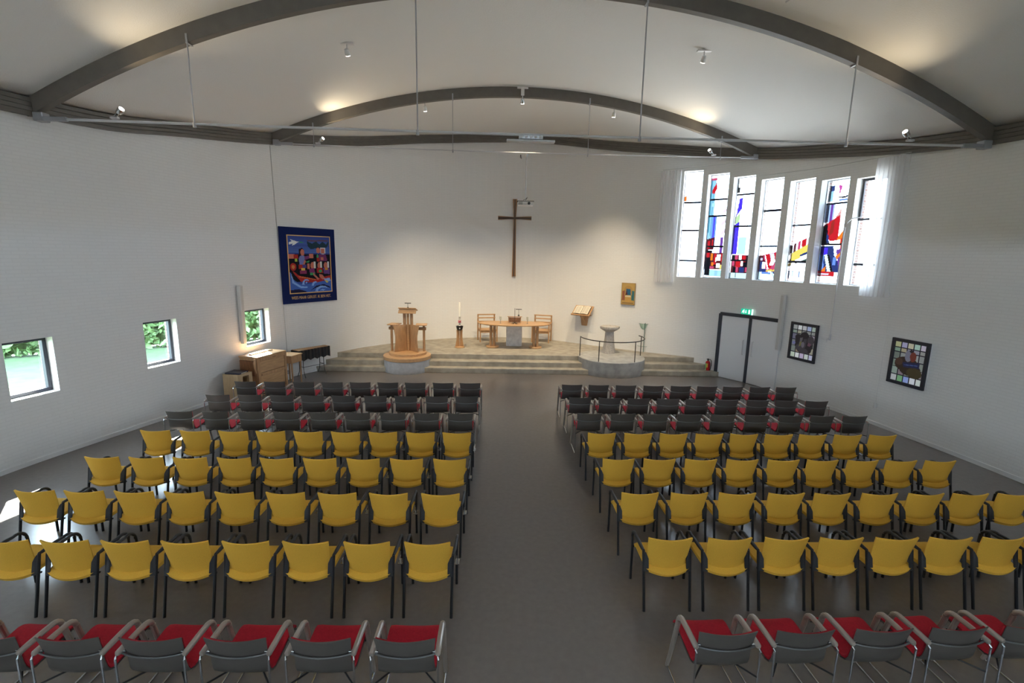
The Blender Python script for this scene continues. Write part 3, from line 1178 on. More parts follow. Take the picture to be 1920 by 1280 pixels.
# ------------------------------------------------------------------ altar table
t = thing('altar_table', 'oval oak altar table on two column clusters in the middle of the stage', 'table', (.07, 17.1, STZ))
mb = MB()
mb.lathe([(.58, .825), (.62, .84), (.625, .865), (.615, .875)], n=72, sx=2.0, sy=.95)
mb.build('tabletop', M['woodh'], t)
mb = MB()
for sg in (-1, 1):
    mb.prism([(sg * .28, .78), (sg * 1.05, .825), (sg * .28, .83)], Matrix.Translation((0, -.03, 0)), .06)
mb.box((0, 0, .80), (1.6, .06, .05), .005)
mb.build('apron', M['wood'], t)
for sg in (-1, 1):
    cx = sg * .765
    mb = MB()
    mb.lathe([(.22, 0), (.23, .012), (.23, .04), (.22, .052)], c=(cx, -.03, 0), n=40)
    mb.build('foot_disc', M['woodh'], t)
    for (dx, dy) in ((-.062, -.10), (.062, -.10), (.062, .04), (-.062, .04)):
        mb = MB()
        mb.tube([(cx + dx, dy, .05), (cx + dx, dy, .825)], .047, 14)
        mb.build('leg', M['wood'], t)
mb = MB()
mb.box((.0, .32, .41), (.57, .16, .82), .012)
o = mb.build('altar_stone', M['marble'], loc=(.07, 17.06, STZ))
tag(o, 'upright pale mottled stone slab under the middle of the altar table', 'stone slab')

TZ = STZ + .876
t = thing('book_stand', 'small oak book stand in the centre of the altar table', 'book stand', (.08, 17.12, TZ))
for sg in (-1, 1):
    mb = MB()
    mb.box((sg * .21, 0, .105), (.03, .17, .21), .004)
    mb.build('side_panel', M['wood'], t)
mb = MB()
mb.box((0, .03, .11), (.40, .02, .17), .003)
mb.build('back_panel', M['wood'], t)
mb = MB()
mb.box((0, .0, .225), (.52, .24, .022), .004, rx=R(-8))
mb.build('top_board', M['woodh'], t)
reading_lamp(.22, 17.10, TZ + .25, 'black T shaped reading lamp on the oak book stand of the altar table', .24, .21)
t = thing('table_cross', 'thin black metal cross on star shaped feet in front of the book stand', 'cross', (.08, 16.80, TZ))
for k in range(6):
    a = k * math.pi / 3
    mb = MB()
    mb.tube([(0, 0, .06), (.07 * math.cos(a), .07 * math.sin(a), .03), (.12 * math.cos(a), .12 * math.sin(a), .006)], .006, 6)
    mb.build('foot', M['black'], t)
for k in range(5):
    a = math.pi * k / 4
    mb = MB()
    mb.tube([(0, 0, .05), (.10 * math.cos(a), -.012, .05 + .11 * math.sin(a))], .005, 6)
    mb.build('ray', M['black'], t)
mb = MB()
mb.tube([(0, 0, .02), (0, 0, .56)], .007, 8)
mb.build('stem', M['black'], t)
for x, side in ((-.42, 'left'), (.53, 'right')):
    t = thing('candle_glass', 'glass holder with white candle on the altar table, %s of the book stand' % side, 'candle holder', (x, 16.98, TZ), 0, 'candle glasses on the altar table')
    mb = MB()
    mb.lathe([(.035, 0), (.036, .008), (.01, .02), (.008, .05), (.02, .07), (.01, .09), (.012, .10)], n=20)
    mb.build('foot', M['chrome'], t)
    mb = MB()
    mb.lathe([(.014, .10), (.03, .13), (.036, .24), (.034, .24), (.026, .135), (.010, .11)], n=20)
    mb.build('glass', M['glass_clear'], t)
    mb = MB()
    mb.lathe([(.018, .135), (.018, .27), (.006, .275)], n=14)
    mb.build('candle', M['candle'], t)


# ------------------------------------------------------------------ armchairs by the altar
def altar_chair(x, y, rz, label):
    t = thing('altar_armchair', label, 'chair', (x, y, STZ), rz, 'oak armchairs behind the altar table')
    W, Dp = .64, .52
    for sg in (-1, 1):
        mb = MB()
        mb.box((sg * W / 2, Dp / 2, .50), (.05, .05, 1.0), .006)
        mb.build('leg', M['wood'], t)
        mb = MB()
        mb.box((sg * W / 2, -Dp / 2, .345), (.045, .045, .69), .006)
        mb.build('leg', M['wood'], t)
        mb = MB()
        mb.box((sg * W / 2, -.02, .705), (.055, Dp + .08, .03), .006)
        mb.build('armrest', M['woodh'], t)
    mb = MB()
    mb.box((0, 0, .445), (W - .02, Dp, .05), .008)
    mb.build('seat', M['woodh'], t)
    mb = MB()
    mb.box((0, 0, .385), (W - .06, Dp - .04, .07), .004)
    mb.build('seat_frame', M['wood'], t)
    for z in (.72, .86, .985):
        mb = MB()
        mb.box((0, Dp / 2 - .035, z), (W + .06, .03, .045), .006)
        mb.build('back_rail', M['woodh'], t)
    return t


altar_chair(-.95, 18.33, R(14), 'oak armchair with railed back behind the left end of the altar table')
altar_chair(1.13, 18.38, R(-14), 'oak armchair with railed back behind the right end of the altar table')

# ------------------------------------------------------------------ font, railing, glass bowl
t = thing('font', 'stone baptismal font with shallow octagonal bowl on the round platform', 'font', (3.33, 16.40, STZ + .005))
mb = MB()
mb.lathe([(.235, 0), (.235, .02), (.195, .25), (.165, .5), (.15, .74)], n=8)
o = mb.build('pedestal', M['stone'], t, angle=20)
mb = MB()
mb.lathe([(.15, .735), (.19, .76), (.325, .84), (.335, .86), (.335, .915), (.32, .925), (.28, .90), (.05, .87)], n=8)
mb.build('bowl', M['stone'], t, angle=20)

t = thing('railing', 'thin black curved steel railing with four posts around the font platform', 'railing', (3.3, 15.80, STZ + .005))
angs = [R(178 + 2), R(237), R(303), R(371)]
RR = 1.04
for a in angs:
    mb = MB()
    mb.tube([(RR * math.cos(a), RR * math.sin(a), 0), (RR * math.cos(a), RR * math.sin(a), .64)], .014, 10)
    mb.build('post', M['black'], t)
mb = MB()
mb.tube([(RR * math.cos(q), RR * math.sin(q), .65) for q in [R(180 + i * (200) / 44) for i in range(45)]], .016, 10)
mb.build('handrail', M['black'], t)

t = thing('bowl_stand', 'tall thin green metal tripod stand behind the font railing', 'stand', (4.62, 16.82, STZ))
for k in range(3):
    a = R(-100 + 120 * k)
    mb = MB()
    r = .19
    mb.tube([(r * 1.12 * math.cos(a), r * 1.12 * math.sin(a), 0), (r * math.cos(a), r * math.sin(a), .35), (r * .95 * math.cos(a), r * .95 * math.sin(a), .80), (r * 1.1 * math.cos(a), r * 1.1 * math.sin(a), 1.0), (r * 1.45 * math.cos(a), r * 1.45 * math.sin(a), 1.03)], .012, 8)
    mb.build('leg', M['copper_green'], t)
    mb = MB()
    mb.tube([(r * .97 * math.cos(a), r * .97 * math.sin(a), .62), (.07 * math.cos(a), .07 * math.sin(a), .57), (0, 0, .50)], .009, 6)
    mb.build('brace', M['copper_green'], t)
for z, r in ((.20, .20), (.99, .20)):
    mb = MB()
    mb.tube([(r * math.cos(2 * math.pi * i / 28), r * math.sin(2 * math.pi * i / 28), z) for i in range(28)], .006, 6, closed=True)
    mb.build('ring', M['copper_green'], t)
t = thing('glass_bowl', 'greenish conical glass bowl held in the green metal tripod stand', 'bowl', (4.62, 16.82, STZ + .62))
mb = MB()
mb.lathe([(.02, 0.0), (.05, .05), (.15, .22), (.185, .36), (.18, .36), (.14, .22), (.04, .06), (.01, .02)], n=32)
mb.build('glass', M['glass_green'], t)
mb = MB()
mb.lathe([(.004, -.06), (.022, -.03), (.026, .0), (.01, .02)], n=14)
mb.build('knob', M['copper_green'], t)


# ------------------------------------------------------------------ things on the walls
def wall_thing(name, label, cat, x, y, z, d=0.0, group=None, make=True):
    s = s_at(x, y)
    p = wp(s, d, z)
    tg = tang(s)
    return thing(name, label, cat, p, math.atan2(tg.y, tg.x), group)


def wall_chord(name, label, cat, a, b, z, d=0.0, group=None):
    s0, s1 = s_at(*a), s_at(*b)
    c, ang, w = wframe(s0, s1)
    n = Vector((math.sin(ang), -math.cos(ang)))
    return thing(name, label, cat, (c.x + n.x * d, c.y + n.y * d, z), ang, group), w


# cross: two flared oak boards with dark core lines
t = wall_thing('wall_cross', 'slim wooden cross with flared arms on the altar wall', 'cross', .02, 19.17, 2.91, .0)
mb = MB()
mb.prism([(-.075, 0), (.075, 0), (.045, 2.2), (.085, 2.92), (-.085, 2.92), (-.045, 2.2)], Matrix.Translation((0, -.075, 0)), .06)
mb.build('upright', M['wood_mid'], t)
for sg in (-1, 1):
    mb = MB()
    mb.prism([(0, 2.195), (sg * .64, 2.14), (sg * .64, 2.29), (0, 2.255)], Matrix.Translation((0, -.078, 0)), .05)
    mb.build('arm', M['wood_mid'], t)
mb = MB()
mb.box((0, -.076, 1.46), (.042, .008, 2.92), .001)
mb.box((0, -.079, 2.21), (1.28, .007, .075), .001)
mb.build('dark_inlay', M['wood_core'], t)

# tapestry
t, w = wall_chord('tapestry', 'navy tapestry with gold bordered scene of people in a boat and a white dove', 'tapestry', (-6.7, 14.06), (-5.70, 15.68), 2.20, .035)
H_ = 2.22
NV = (.008, .010, .045)
SK = (.035, .06, .26)
SKB = (.10, .20, .50)
FL = (.52, .16, .11)
RD = (.36, .025, .02)
BKK = (.006, .006, .012)
WV = (.05, .12, .42)
WVL = (.22, .38, .72)
GR = (.04, .30, .10)
ar = []
for i in range(14):
    k = i / 13
    c = tuple(a + (b - a) * k for a, b in zip(SK, SKB))
    ar.append(('r', 0, .90 - i * .018 + .04 - .0, 1, 1 - i * .026, c))
ar += [('p', [(.03, .88), (.10, .90), (.05, .935), (.16, .91), (.2, .90), (.26, .895), (.2, .87), (.16, .84), (.1, .825), (.12, .86), (.03, .84)], (.72, .74, .72)),
       ('p', [(.24, .89), (.32, .875), (.38, .88), (.30, .90)], GR), ('p', [(.44, .93), (.95, .94), (.96, .915), (.46, .905)], (.12, .06, .10)),
       ('p', [(.44, .91), (.46, .82), (.52, .77), (.60, .78), (.7, .79), (.9, .80), (.96, .85), (.97, .92), (.90, .86), (.82, .91), (.74, .86), (.66, .91), (.56, .87), (.50, .89)], (.015, .04, .06)),
       ('r', 0, .20, 1, .68, BKK),
       ('p', [(.24, .70), (.25, .77), (.32, .79), (.37, .75), (.37, .65), (.26, .63)], (.02, .008, .015)), ('e', .325, .71, .045, .06, FL), ('p', [(.26, .645), (.30, .66), (.36, .655), (.38, .62), (.33, .45), (.26, .45), (.23, .60)], (.16, .18, .42)),
       ('r', .01, .60, .14, .68, FL), ('r', .12, .60, .22, .67, RD), ('r', .48, .61, .58, .69, FL), ('p', [(.36, .64), (.48, .66), (.48, .61), (.38, .58)], (.18, .04, .16)), ('r', .14, .55, .2, .60, (.35, .45, .05)), ('p', [(.40, .55), (.48, .57), (.46, .53), (.4, .535)], GR),
       ('p', [(.36, .58), (.40, .56), (.34, .46), (.3, .46)], FL), ('r', .22, .42, .32, .50, RD), ('r', .31, .44, .40, .5, (.08, .05, .22)), ('r', .28, .39, .37, .44, (.66, .46, .10)), ('r', .24, .34, .40, .40, (.22, .03, .10)),
       ('e', .1, .46, .07, .065, RD), ('e', .1, .46, .035, .035, (.55, .20, .06)), ('p', [(.08, .40), (.18, .33), (.24, .30), (.2, .26), (.1, .35)], RD),
       ('e', .70, .75, .05, .05, FL), ('r', .75, .70, .88, .80, (.62, .62, .62)), ('r', .77, .695, .86, .785, FL), ('r', .78, .66, .85, .695, (.35, .40, .55)), ('p', [(.70, .66), (.74, .68), (.88, .68), (.92, .58), (.9, .56), (.74, .56), (.7, .58)], (.16, .03, .12)),
       ('r', .75, .58, .82, .63, FL), ('e', .68, .64, .025, .04, GR), ('r', .66, .55, .72, .62, RD),
       ('r', .42, .42, .48, .52, FL), ('e', .55, .48, .05, .065, FL), ('r', .575, .43, .625, .55, (.62, .64, .62)), ('e', .71, .48, .045, .06, FL), ('r', .735, .43, .775, .55, (.62, .64, .62)), ('e', .87, .48, .05, .06, FL), ('r', .91, .42, .955, .55, (.62, .64, .62)),
       ('p', [(.46, .42), (.58, .44), (.6, .34), (.48, .33)], (.20, .03, .14)), ('p', [(.64, .44), (.78, .44), (.8, .34), (.64, .35)], RD), ('p', [(.80, .44), (.96, .44), (.97, .32), (.82, .33)], (.12, .05, .22)), ('r', .48, .31, .6, .355, GR), ('e', .73, .38, .04, .025, GR), ('r', .84, .40, .92, .44, (.55, .25, .04)),
       ('p', [(.12, .33), (.2, .31), (.6, .24), (.98, .30), (.98, .20), (.6, .17), (.26, .2)], RD), ('p', [(.2, .30), (.6, .235), (.62, .22), (.22, .28)], (.55, .18, .05)), ('p', [(.55, .36), (.62, .30), (.7, .24), (.66, .22), (.56, .30)], FL), ('p', [(.7, .33), (.78, .31), (.84, .24), (.78, .22), (.7, .28)], FL),
       ('p', [(0, .38), (.04, .36), (.08, .25), (.2, .17), (.38, .15), (.6, .17), (.8, .2), (1, .22), (1, 0), (0, 0)], WV), ('p', [(.04, .36), (.1, .20), (.26, .12), (.40, .11), (.4, .09), (.24, .09), (.06, .18)], WVL),
       ('p', [(.28, .15), (.30, .21), (.36, .245), (.43, .235), (.45, .20), (.41, .215), (.36, .215), (.33, .18), (.33, .14)], WVL), ('p', [(.36, .19), (.40, .20), (.40, .17), (.37, .16)], WVL), ('p', [(.5, .12), (.53, .18), (.60, .20), (.65, .18), (.6, .175), (.56, .15), (.55, .12)], WVL), ('p', [(.46, .03), (.62, .12), (.8, .14), (.95, .09), (.96, .06), (.8, .11), (.6, .08)], NV), ('p', [(.58, .02), (.62, .08), (.72, .115), (.84, .10), (.92, .06), (.84, .075), (.74, .08), (.66, .05), (.64, .01)], WVL), ('p', [(.70, .03), (.76, .05), (.84, .04), (.78, .02)], WVL),
       ('p', [(.0, .06), (.2, .07), (.4, .02), (.3, 0), (0, 0)], NV), ('p', [(.8, .24), (.96, .25), (.98, .2), (.86, .17)], WVL), ('p', [(.82, .22), (.9, .2), (.92, .17), (.88, .16)], (.5, .42, .08))]
g = paint(90, 116, SK, ar)
mb = MB()
mb.box((0, 0, H_ / 2), (w, .02, H_), .004)
mb.build('cloth_panel', M['navy_cloth'], t)
px0, px1, pz0, pz1 = -w / 2 + .245, w / 2 - .19, .30, H_ - .235
mb = MB()
painted_sheet(mb, g, px0, px1, pz0, pz1, -.0135)
mb.build('scene_panel', M['paint'], t, smooth=False)
mb = MB()
for (cx, cz, sx, sz) in (((px0 + px1) / 2, pz0, px1 - px0 + .03, .026), ((px0 + px1) / 2, pz1, px1 - px0 + .03, .026), (px0, (pz0 + pz1) / 2, .026, pz1 - pz0), (px1, (pz0 + pz1) / 2, .026, pz1 - pz0)):
    mb.box((cx, -.013, cz), (sx, .010, sz), .001)
mb.build('gold_border', M['gold'], t)


def lettering(name, body, size, m, parent, loc, width=None, rx=90):
    cu = D.curves.new(name, 'FONT')
    cu.body = body
    cu.size = size
    cu.align_x = 'CENTER'
    cu.extrude = .0015
    ob = D.objects.new(name, cu)
    C.objects.link(ob)
    dg = bpy.context.evaluated_depsgraph_get()
    me = D.meshes.new_from_object(ob.evaluated_get(dg))
    D.objects.remove(ob)
    xs = [v.co.x for v in me.vertices]
    k = width / (max(xs) - min(xs)) if width else 1
    for v in me.vertices:
        v.co.x *= k
    me.materials.clear()
    me.materials.append(m)
    o = D.objects.new(name, me)
    C.objects.link(o)
    o.parent = parent
    o.location = loc
    o.rotation_euler = (R(rx), 0, 0)
    return o


lettering('lettering', 'WEES MAAR GERUST. IK BEN HET.', .125, M['gold'], t, (.02, -.0135, .125), width=1.38)

# small painted panel (plain patches of gold, blue and red)
t, w = wall_chord('painted_panel', 'small gold painted wooden panel with blue and brown patches right of the lectern', 'painting', (3.84, 17.17), (4.26, 16.9), 2.09, .04)
GO = (.46, .30, .10)
ar = [('r', 0, 0, 1, 1, (.36, .24, .09)), ('r', .04, .03, .96, .97, GO), ('e', .5, .66, .30, .22, (.40, .24, .08)), ('p', [(.3, .44), (.7, .44), (.66, .72), (.36, .74)], (.03, .12, .22)), ('p', [(.28, .44), (.45, .44), (.42, .70)], (.10, .03, .03)),
      ('p', [(.06, .2), (.28, .2), (.24, .66), (.08, .62)], (.28, .10, .06)), ('p', [(.74, .22), (.95, .2), (.94, .64), (.78, .66)], (.05, .16, .18)), ('r', .32, .12, .7, .36, (.50, .30, .09)), ('p', [(.26, .36), (.74, .36), (.66, .43), (.32, .43)], (.62, .54, .36)), ('r', .1, .06, .9, .1, (.22, .13, .06))]
g = paint(40, 70, GO, ar)
mb = MB()
mb.box((0, 0, .38), (w, .03, .76), .003)
mb.build('board', M['wood_dark'], t)
mb = MB()
painted_sheet(mb, g, -w / 2 + .003, w / 2 - .003, .004, .756, -.0165)
mb.build('painted_face', M['paint'], t, smooth=False)

# wall lectern with open book
t = wall_thing('wall_lectern', 'wooden wall lectern with curved bracket right of the altar table', 'lectern', 2.70, 17.95, 1.20)
mb = MB()
prof = [(-.10, 0), (.10, 0), (.125, .12), (.14, .26), (.2, .36), (.30, .41), (-.30, .41), (-.2, .36), (-.14, .26), (-.125, .12)]
mb.prism(prof, Matrix.Translation((0, -.07, 0)), .05)
mb.build('back_plate', M['wood'], t)
mb = MB()
side = [(-.02, .05), (-.10, .22), (-.28, .38), (-.30, .41), (-.02, .41)]
n0 = len(mb.v)
mb.prism(side, Matrix.Rotation(R(90), 4, 'Z') @ Matrix.Translation((0, -.03, 0)), .06)
mb.build('bracket', M['wood'], t)
mb = MB()
mb.box((0, -.23, .565), (.74, .50, .028), .006, rx=R(42))
mb.box((0, -.425, .425), (.74, .05, .05), .006, rx=R(42))
mb.build('sloping_board', M['wood'], t)
t2 = wall_thing('open_book', 'large open book lying on the sloping wall lectern', 'book', 2.70, 17.95, 1.20)
RX = Matrix.Rotation(R(42), 4, 'X')
mb = MB()
mb.box((0, -.255, .583), (.62, .40, .012), .002, rx=R(42))
mb.build('cover', M['leather'], t2)
for sg in (-1, 1):
    mb = MB()
    def fn(u, v, sg=sg):
        x = sg * (.01 + .285 * u)
        q = RX @ Vector((0, -.185 + .37 * v, .022 + .016 * math.sin(math.pi * min(1, u * 1.1)) ** .7))
        return (x, q.y - .255, q.z + .583)
    mb.sheet(fn, 10, 4, .012)
    mb.build('page', M['page'], t2, angle=60)
    mb = MB()
    for r_ in range(14):
        for cidx in (0, 1):
            x0 = sg * (.045 + .12 * cidx)
            x1 = x0 + sg * .10
            yv = .15 - r_ * .022
            P = []
            for (xx, yy) in ((x0, yv), (x1, yv), (x1, yv - .010), (x0, yv - .010)):
                u = (abs(xx) - .01) / .285
                q = RX @ Vector((0, yy, .031 + .016 * math.sin(math.pi * min(1, u * 1.1)) ** .7))
                P.append((xx, q.y - .255, q.z + .583))
            mb.quad(P if sg > 0 else P[::-1])
    mb.build('print_lines', M['print'], t2, smooth=False)

# double door
s_a, s_m, s_b = s_at(6.63, 15.32), s_at(7.215, 14.53), s_at(7.66, 13.62)
e = sempty('door_1', (*pos(s_m), 0), 0)
e['label'] = 'pair of flush white doors in a dark frame at the right of the stage'


def to_local(o, e):
    for v in o.data.vertices:
        v.co = e.matrix_world.inverted() @ v.co if False else v.co - Vector(e.location)


for (sa, sb, nm, hs) in ((s_a, s_m, 'door_leaf', 1), (s_m, s_b, 'door_leaf', -1)):
    a, b = pos(sa), pos(sb)
    dd = (b - a).normalized()
    nn = Vector((dd.y, -dd.x))
    ang = math.atan2(dd.y, dd.x)
    L = (b - a).length
    c = (a + b) / 2 + nn * .02
    mb = MB()
    mb.box((c.x, c.y, 1.0), (L - .04, .045, 1.98), .004, rz=ang)
    lf = mb.build(nm, M['door'], e)
    to_local(lf, e)
    hp = (b if hs > 0 else a) + dd * (-.16 if hs > 0 else .16) + nn * .085
    mb = MB()
    mb.tube([(hp.x - nn.x * .045, hp.y - nn.y * .045, .86), (hp.x, hp.y, .86), (hp.x, hp.y, 1.30), (hp.x - nn.x * .045, hp.y - nn.y * .045, 1.30)], .014, 10)
    hd = mb.build('door_handle', M['steel'], lf)
    to_local(hd, e)
    mb = MB()
    mb.box((c.x + nn.x * .012, c.y + nn.y * .012, 2.035), (L + .02, .07, .10), .005, rz=ang)
    to_local(mb.build('door_header', M['anth'], e), e)
for s, wd in ((s_a, .11), (s_m, .09)):
    p = wp(s, .03)
    tg = tang(s)
    mb = MB()
    mb.box((p.x, p.y, 1.02), (wd, .075, 2.04), .005, rz=math.atan2(tg.y, tg.x))
    to_local(mb.build('door_post', M['anth'], e), e)

# exit sign
t = wall_thing('exit_sign', 'green illuminated exit sign with running figure above the double door', 'exit sign', 7.12, 14.66, 2.09)
mb = MB()
mb.box((0, -.06, .09), (.33, .03, .165), .004)
mb.build('sign_face', M['sign_green'], t)
mb = MB()
mb.box((.185, -.06, .09), (.03, .045, .175), .004)
mb.build('end_cap', M['sign_white'], t)
mb = MB()
mt = Matrix.Translation((0, -.079, .09))
for poly in ([(.075, -.06), (.125, -.06), (.125, .06), (.075, .06)],
             [(-.012, .05), (.006, .05), (.006, -.01), (.024, -.01), (-.003, -.05), (-.03, -.01), (-.012, -.01)],
             [(-.125, .0), (-.10, .035), (-.06, .03), (-.04, .0), (-.052, -.006), (-.066, .012), (-.075, -.01), (-.05, -.03), (-.06, -.06), (-.074, -.056), (-.07, -.032), (-.10, -.02), (-.13, -.05), (-.14, -.04), (-.105, .0), (-.098, .014), (-.115, -.006)],
             [(-.066 + .014 * math.cos(i * .785), .05 + .014 * math.sin(i * .785)) for i in range(8)]):
    mb.prism(poly, mt, .004)
mb.build('pictogram', M['sign_white'], t, smooth=False)


# framed backlit stained glass pictures
def glass_picture(a, b, z, h, label, ar, seedn):
    t, w = wall_chord('glass_picture', label, 'picture', a, b, z, .07, 'framed glass pictures on the right wall')
    fw = .07
    mb = MB()
    for (cx, cz, sx, sz) in ((0, fw / 2, w, fw), (0, h - fw / 2, w, fw), (-w / 2 + fw / 2, h / 2, fw, h - 2 * fw), (w / 2 - fw / 2, h / 2, fw, h - 2 * fw)):
        mb.box((cx, -.005, cz), (sx, .05, sz), .004)
    mb.build('frame', M['anth'], t)
    mb = MB()
    mb.box((0, .05, h / 2), (w - .02, .06, h - .02), .003)
    mb.build('light_box', M['white'], t)
    g = paint(60, 80, (.3, .34, .33), ar)
    mb = MB()
    painted_sheet(mb, g, -w / 2 + fw - .004, w / 2 - fw + .004, fw - .004, h - fw + .004, .005)
    mb.build('glass_panel', M['backlit'], t, smooth=False)
    return t


def tiles(cols, extra):
    ar = []
    xs = [0, .2, .4, .6, .8, 1]
    ys = [0, .165, .355, .55, .74, .9 - .05, 1]
    for j in range(6):
        for i in range(5):
            c = cols[j][i]
            m = sum(c) / 3
            lift = 1.15 if j in (0, 5) else .8
            ar.append(('r', xs[i], ys[j], xs[i + 1], ys[j + 1], tuple((m + (q - m) * .6) * lift for q in c)))
    for x in xs[1:-1]:
        ar.append(('r', x - .014, 0, x + .014, 1, (.01, .01, .02)))
    for y in ys[1:-1]:
        ar.append(('r', 0, y - .011, 1, y + .011, (.01, .01, .02)))
    return ar + extra


W1c, GYc, LGc, LVc, CRc, DBc = (.62, .68, .70), (.30, .34, .34), (.30, .44, .36), (.40, .38, .52), (.46, .44, .30), (.24, .34, .62)
DK, DK2, DK3 = (.022, .020, .024), (.05, .045, .055), (.10, .095, .11)
glass_picture((7.75, 13.28), (8.01, 12.48), 1.065, 1.02, 'framed glass picture with a large dark flower shape, nearer the double door', tiles(
    [[(.45, .58, .42), W1c, (.46, .36, .60), (.5, .6, .56), (.42, .44, .66)], [(.24, .30, .26), (.42, .30, .16), CRc, GYc, CRc], [(.22, .26, .28), GYc, GYc, GYc, GYc], [(.18, .18, .32), GYc, GYc, GYc, LVc], [LGc, CRc, GYc, GYc, GYc], [GYc, W1c, (.44, .46, .5), DBc, LGc]],
    [('e', .54, .45, .40, .30, DK), ('e', .28, .62, .15, .10, DK), ('e', .55, .70, .16, .12, DK), ('e', .82, .58, .14, .14, DK2), ('e', .35, .32, .16, .10, DK2), ('e', .75, .30, .14, .12, DK), ('e', .55, .24, .2, .08, DK2), ('p', [(.36, .62), (.48, .64), (.42, .4), (.32, .34)], DK3), ('p', [(.52, .6), (.66, .62), (.62, .34), (.5, .3)], DK2),
     ('p', [(.72, .52), (.86, .48), (.8, .4), (.7, .42)], (.12, .06, .09)), ('p', [(.38, .5), (.44, .52), (.4, .36), (.34, .38)], (.14, .14, .04)), ('e', .5, .42, .07, .09, (.13, .12, .15)), ('e', .1, .44, .07, .05, (.16, .17, .36))]), 1)
glass_picture((8.50, 10.62), (8.64, 9.80), 1.11, 1.0, 'framed glass picture with a dark nest shape and one red patch, further from the door', tiles(
    [[(.42, .44, .46), (.12, .42, .14), (.14, .26, .72), (.55, .6, .68), (.50, .60, .56)], [LGc, (.30, .20, .26), (.25, .30, .25), (.3, .3, .28), (.34, .28, .34)], [(.22, .32, .24), GYc, GYc, GYc, (.26, .32, .28)], [(.18, .24, .2), GYc, GYc, GYc, GYc], [(.22, .42, .28), (.48, .40, .20), (.35, .36, .50), (.3, .30, .42), (.36, .38, .36)], [(.40, .42, .14), (.26, .25, .50), (.46, .44, .26), (.26, .52, .42), (.42, .38, .52)]],
    [('e', .44, .46, .38, .19, (.035, .022, .016)), ('e', .56, .36, .34, .17, (.03, .022, .016)), ('e', .72, .28, .24, .13, (.05, .04, .02)), ('p', [(.3, .5), (.85, .55), (.86, .42), (.36, .38)], (.018, .022, .06)), ('p', [(.36, .45), (.8, .49), (.8, .47), (.36, .43)], (.05, .08, .22)), ('e', .47, .68, .11, .15, (.15, .155, .21)), ('e', .62, .67, .10, .12, (.13, .035, .025)),
     ('e', .54, .80, .05, .04, DK), ('e', .2, .5, .12, .09, (.06, .035, .025))]), 2)


# column loudspeakers
def column_speaker(a, b, z, h, label):
    t, w = wall_chord('column_speaker', label, 'loudspeaker', a, b, z, .0, 'grey column loudspeakers')
    mb = MB()
    mb.box((0, -.075, h / 2), (.115, .10, h), .008)
    mb.build('cabinet', M['grille'], t)
    mb = MB()
    mb.box((0, -.127, h / 2), (.085, .006, h - .05), .002)
    mb.build('grille', M['grille_front'], t)
    mb = MB()
    for zz in (.25, h - .25):
        mb.box((0, -.02, zz), (.05, .045, .08), .003)
    mb.build('wall_bracket', M['blackm'], t)
    return t


column_speaker((7.60, 13.72), (7.67, 13.53), 1.21, 1.57, 'tall slim grey column loudspeaker right of the double door')
column_speaker((-7.10, 12.44), (-7.04, 12.66), 1.32, 1.52, 'tall slim grey column loudspeaker left of the window above the organ cabinet')

# fire extinguisher
t = wall_thing('fire_extinguisher', 'red fire extinguisher with green label hung between stage steps and door', 'fire extinguisher', 6.47, 15.52, .06, .10)
mb = MB()
mb.lathe([(.07, 0), (.075, .01), (.075, .33), (.06, .38), (.025, .41), (.02, .42)], n=28)
mb.build('cylinder', M['ext_red'], t)
mb = MB()
mb.lathe([(.0785, -.01), (.0785, .05), (.07, .05)], n=28)
mb.build('base_ring', M['blackm'], t)
mb = MB()
mb.lathe([(.022, .41), (.028, .42), (.028, .46), (.012, .47)], n=16)
mb.box((0, -.03, .475), (.03, .11, .018), .003)
mb.box((0, -.02, .455), (.026, .10, .012), .003, rx=R(-14))
mb.build('valve', M['blackm'], t)
mb = MB()
mb.tube([(.02, 0, .455), (.08, -.01, .47), (.12, -.01, .42), (.125, -.01, .30), (.105, -.01, .18), (.095, -.02, .10)], .011, 10)
mb.build('hose', M['blackm'], t)
for (a0, a1, z0, z1, m) in ((-150, -95, .07, .33, 'tag_green'), (-95, -60, .20, .33, 'tag_yellow'), (-150, -110, .07, .14, 'tag_white')):
    mb = MB()
    rr = .0765 if m != 'tag_white' else .0775
    for i in range(8):
        q0, q1 = R(a0 + (a1 - a0) * i / 8), R(a0 + (a1 - a0) * (i + 1) / 8)
        mb.quad([(rr * math.cos(q0), rr * math.sin(q0), z0), (rr * math.cos(q1), rr * math.sin(q1), z0), (rr * math.cos(q1), rr * math.sin(q1), z1), (rr * math.cos(q0), rr * math.sin(q0), z1)])
    mb.build('label_sticker', M[m], t)


# ------------------------------------------------------------------ curtains and wires
def curtain(s0, s1, z0, zt0, zt1, label, folds):
    mb = MB()
    c = pos((s0 + s1) / 2)
    n = folds * 8
    nz = 10
    W = n + 1
    for j in range(nz + 1):
        v = j / nz
        for i in range(n + 1):
            u = i / n
            s = s0 + (s1 - s0) * u
            zt = zt0 + (zt1 - zt0) * u
            amp = .032 + .014 * math.sin(u * 9)
            d = .15 + amp * math.sin(u * folds * 2 * math.pi + .5 * math.sin(v * 2 + u * 5))
            p = wp(s + .012 * math.sin(v * 3 + u * 11), d, z0 + (zt - z0) * v)
            mb.v.append((p.x - c.x, p.y - c.y, p.z))
    for j in range(nz):
        for i in range(n):
            a = j * W + i
            mb.face((a, a + 1, a + 1 + W, a + W))
    o = mb.build('curtain', M['curtain'], loc=(c.x, c.y, 0), angle=180)
    return tag(o, label, 'curtain', 'sheer curtains at the stained glass windows')


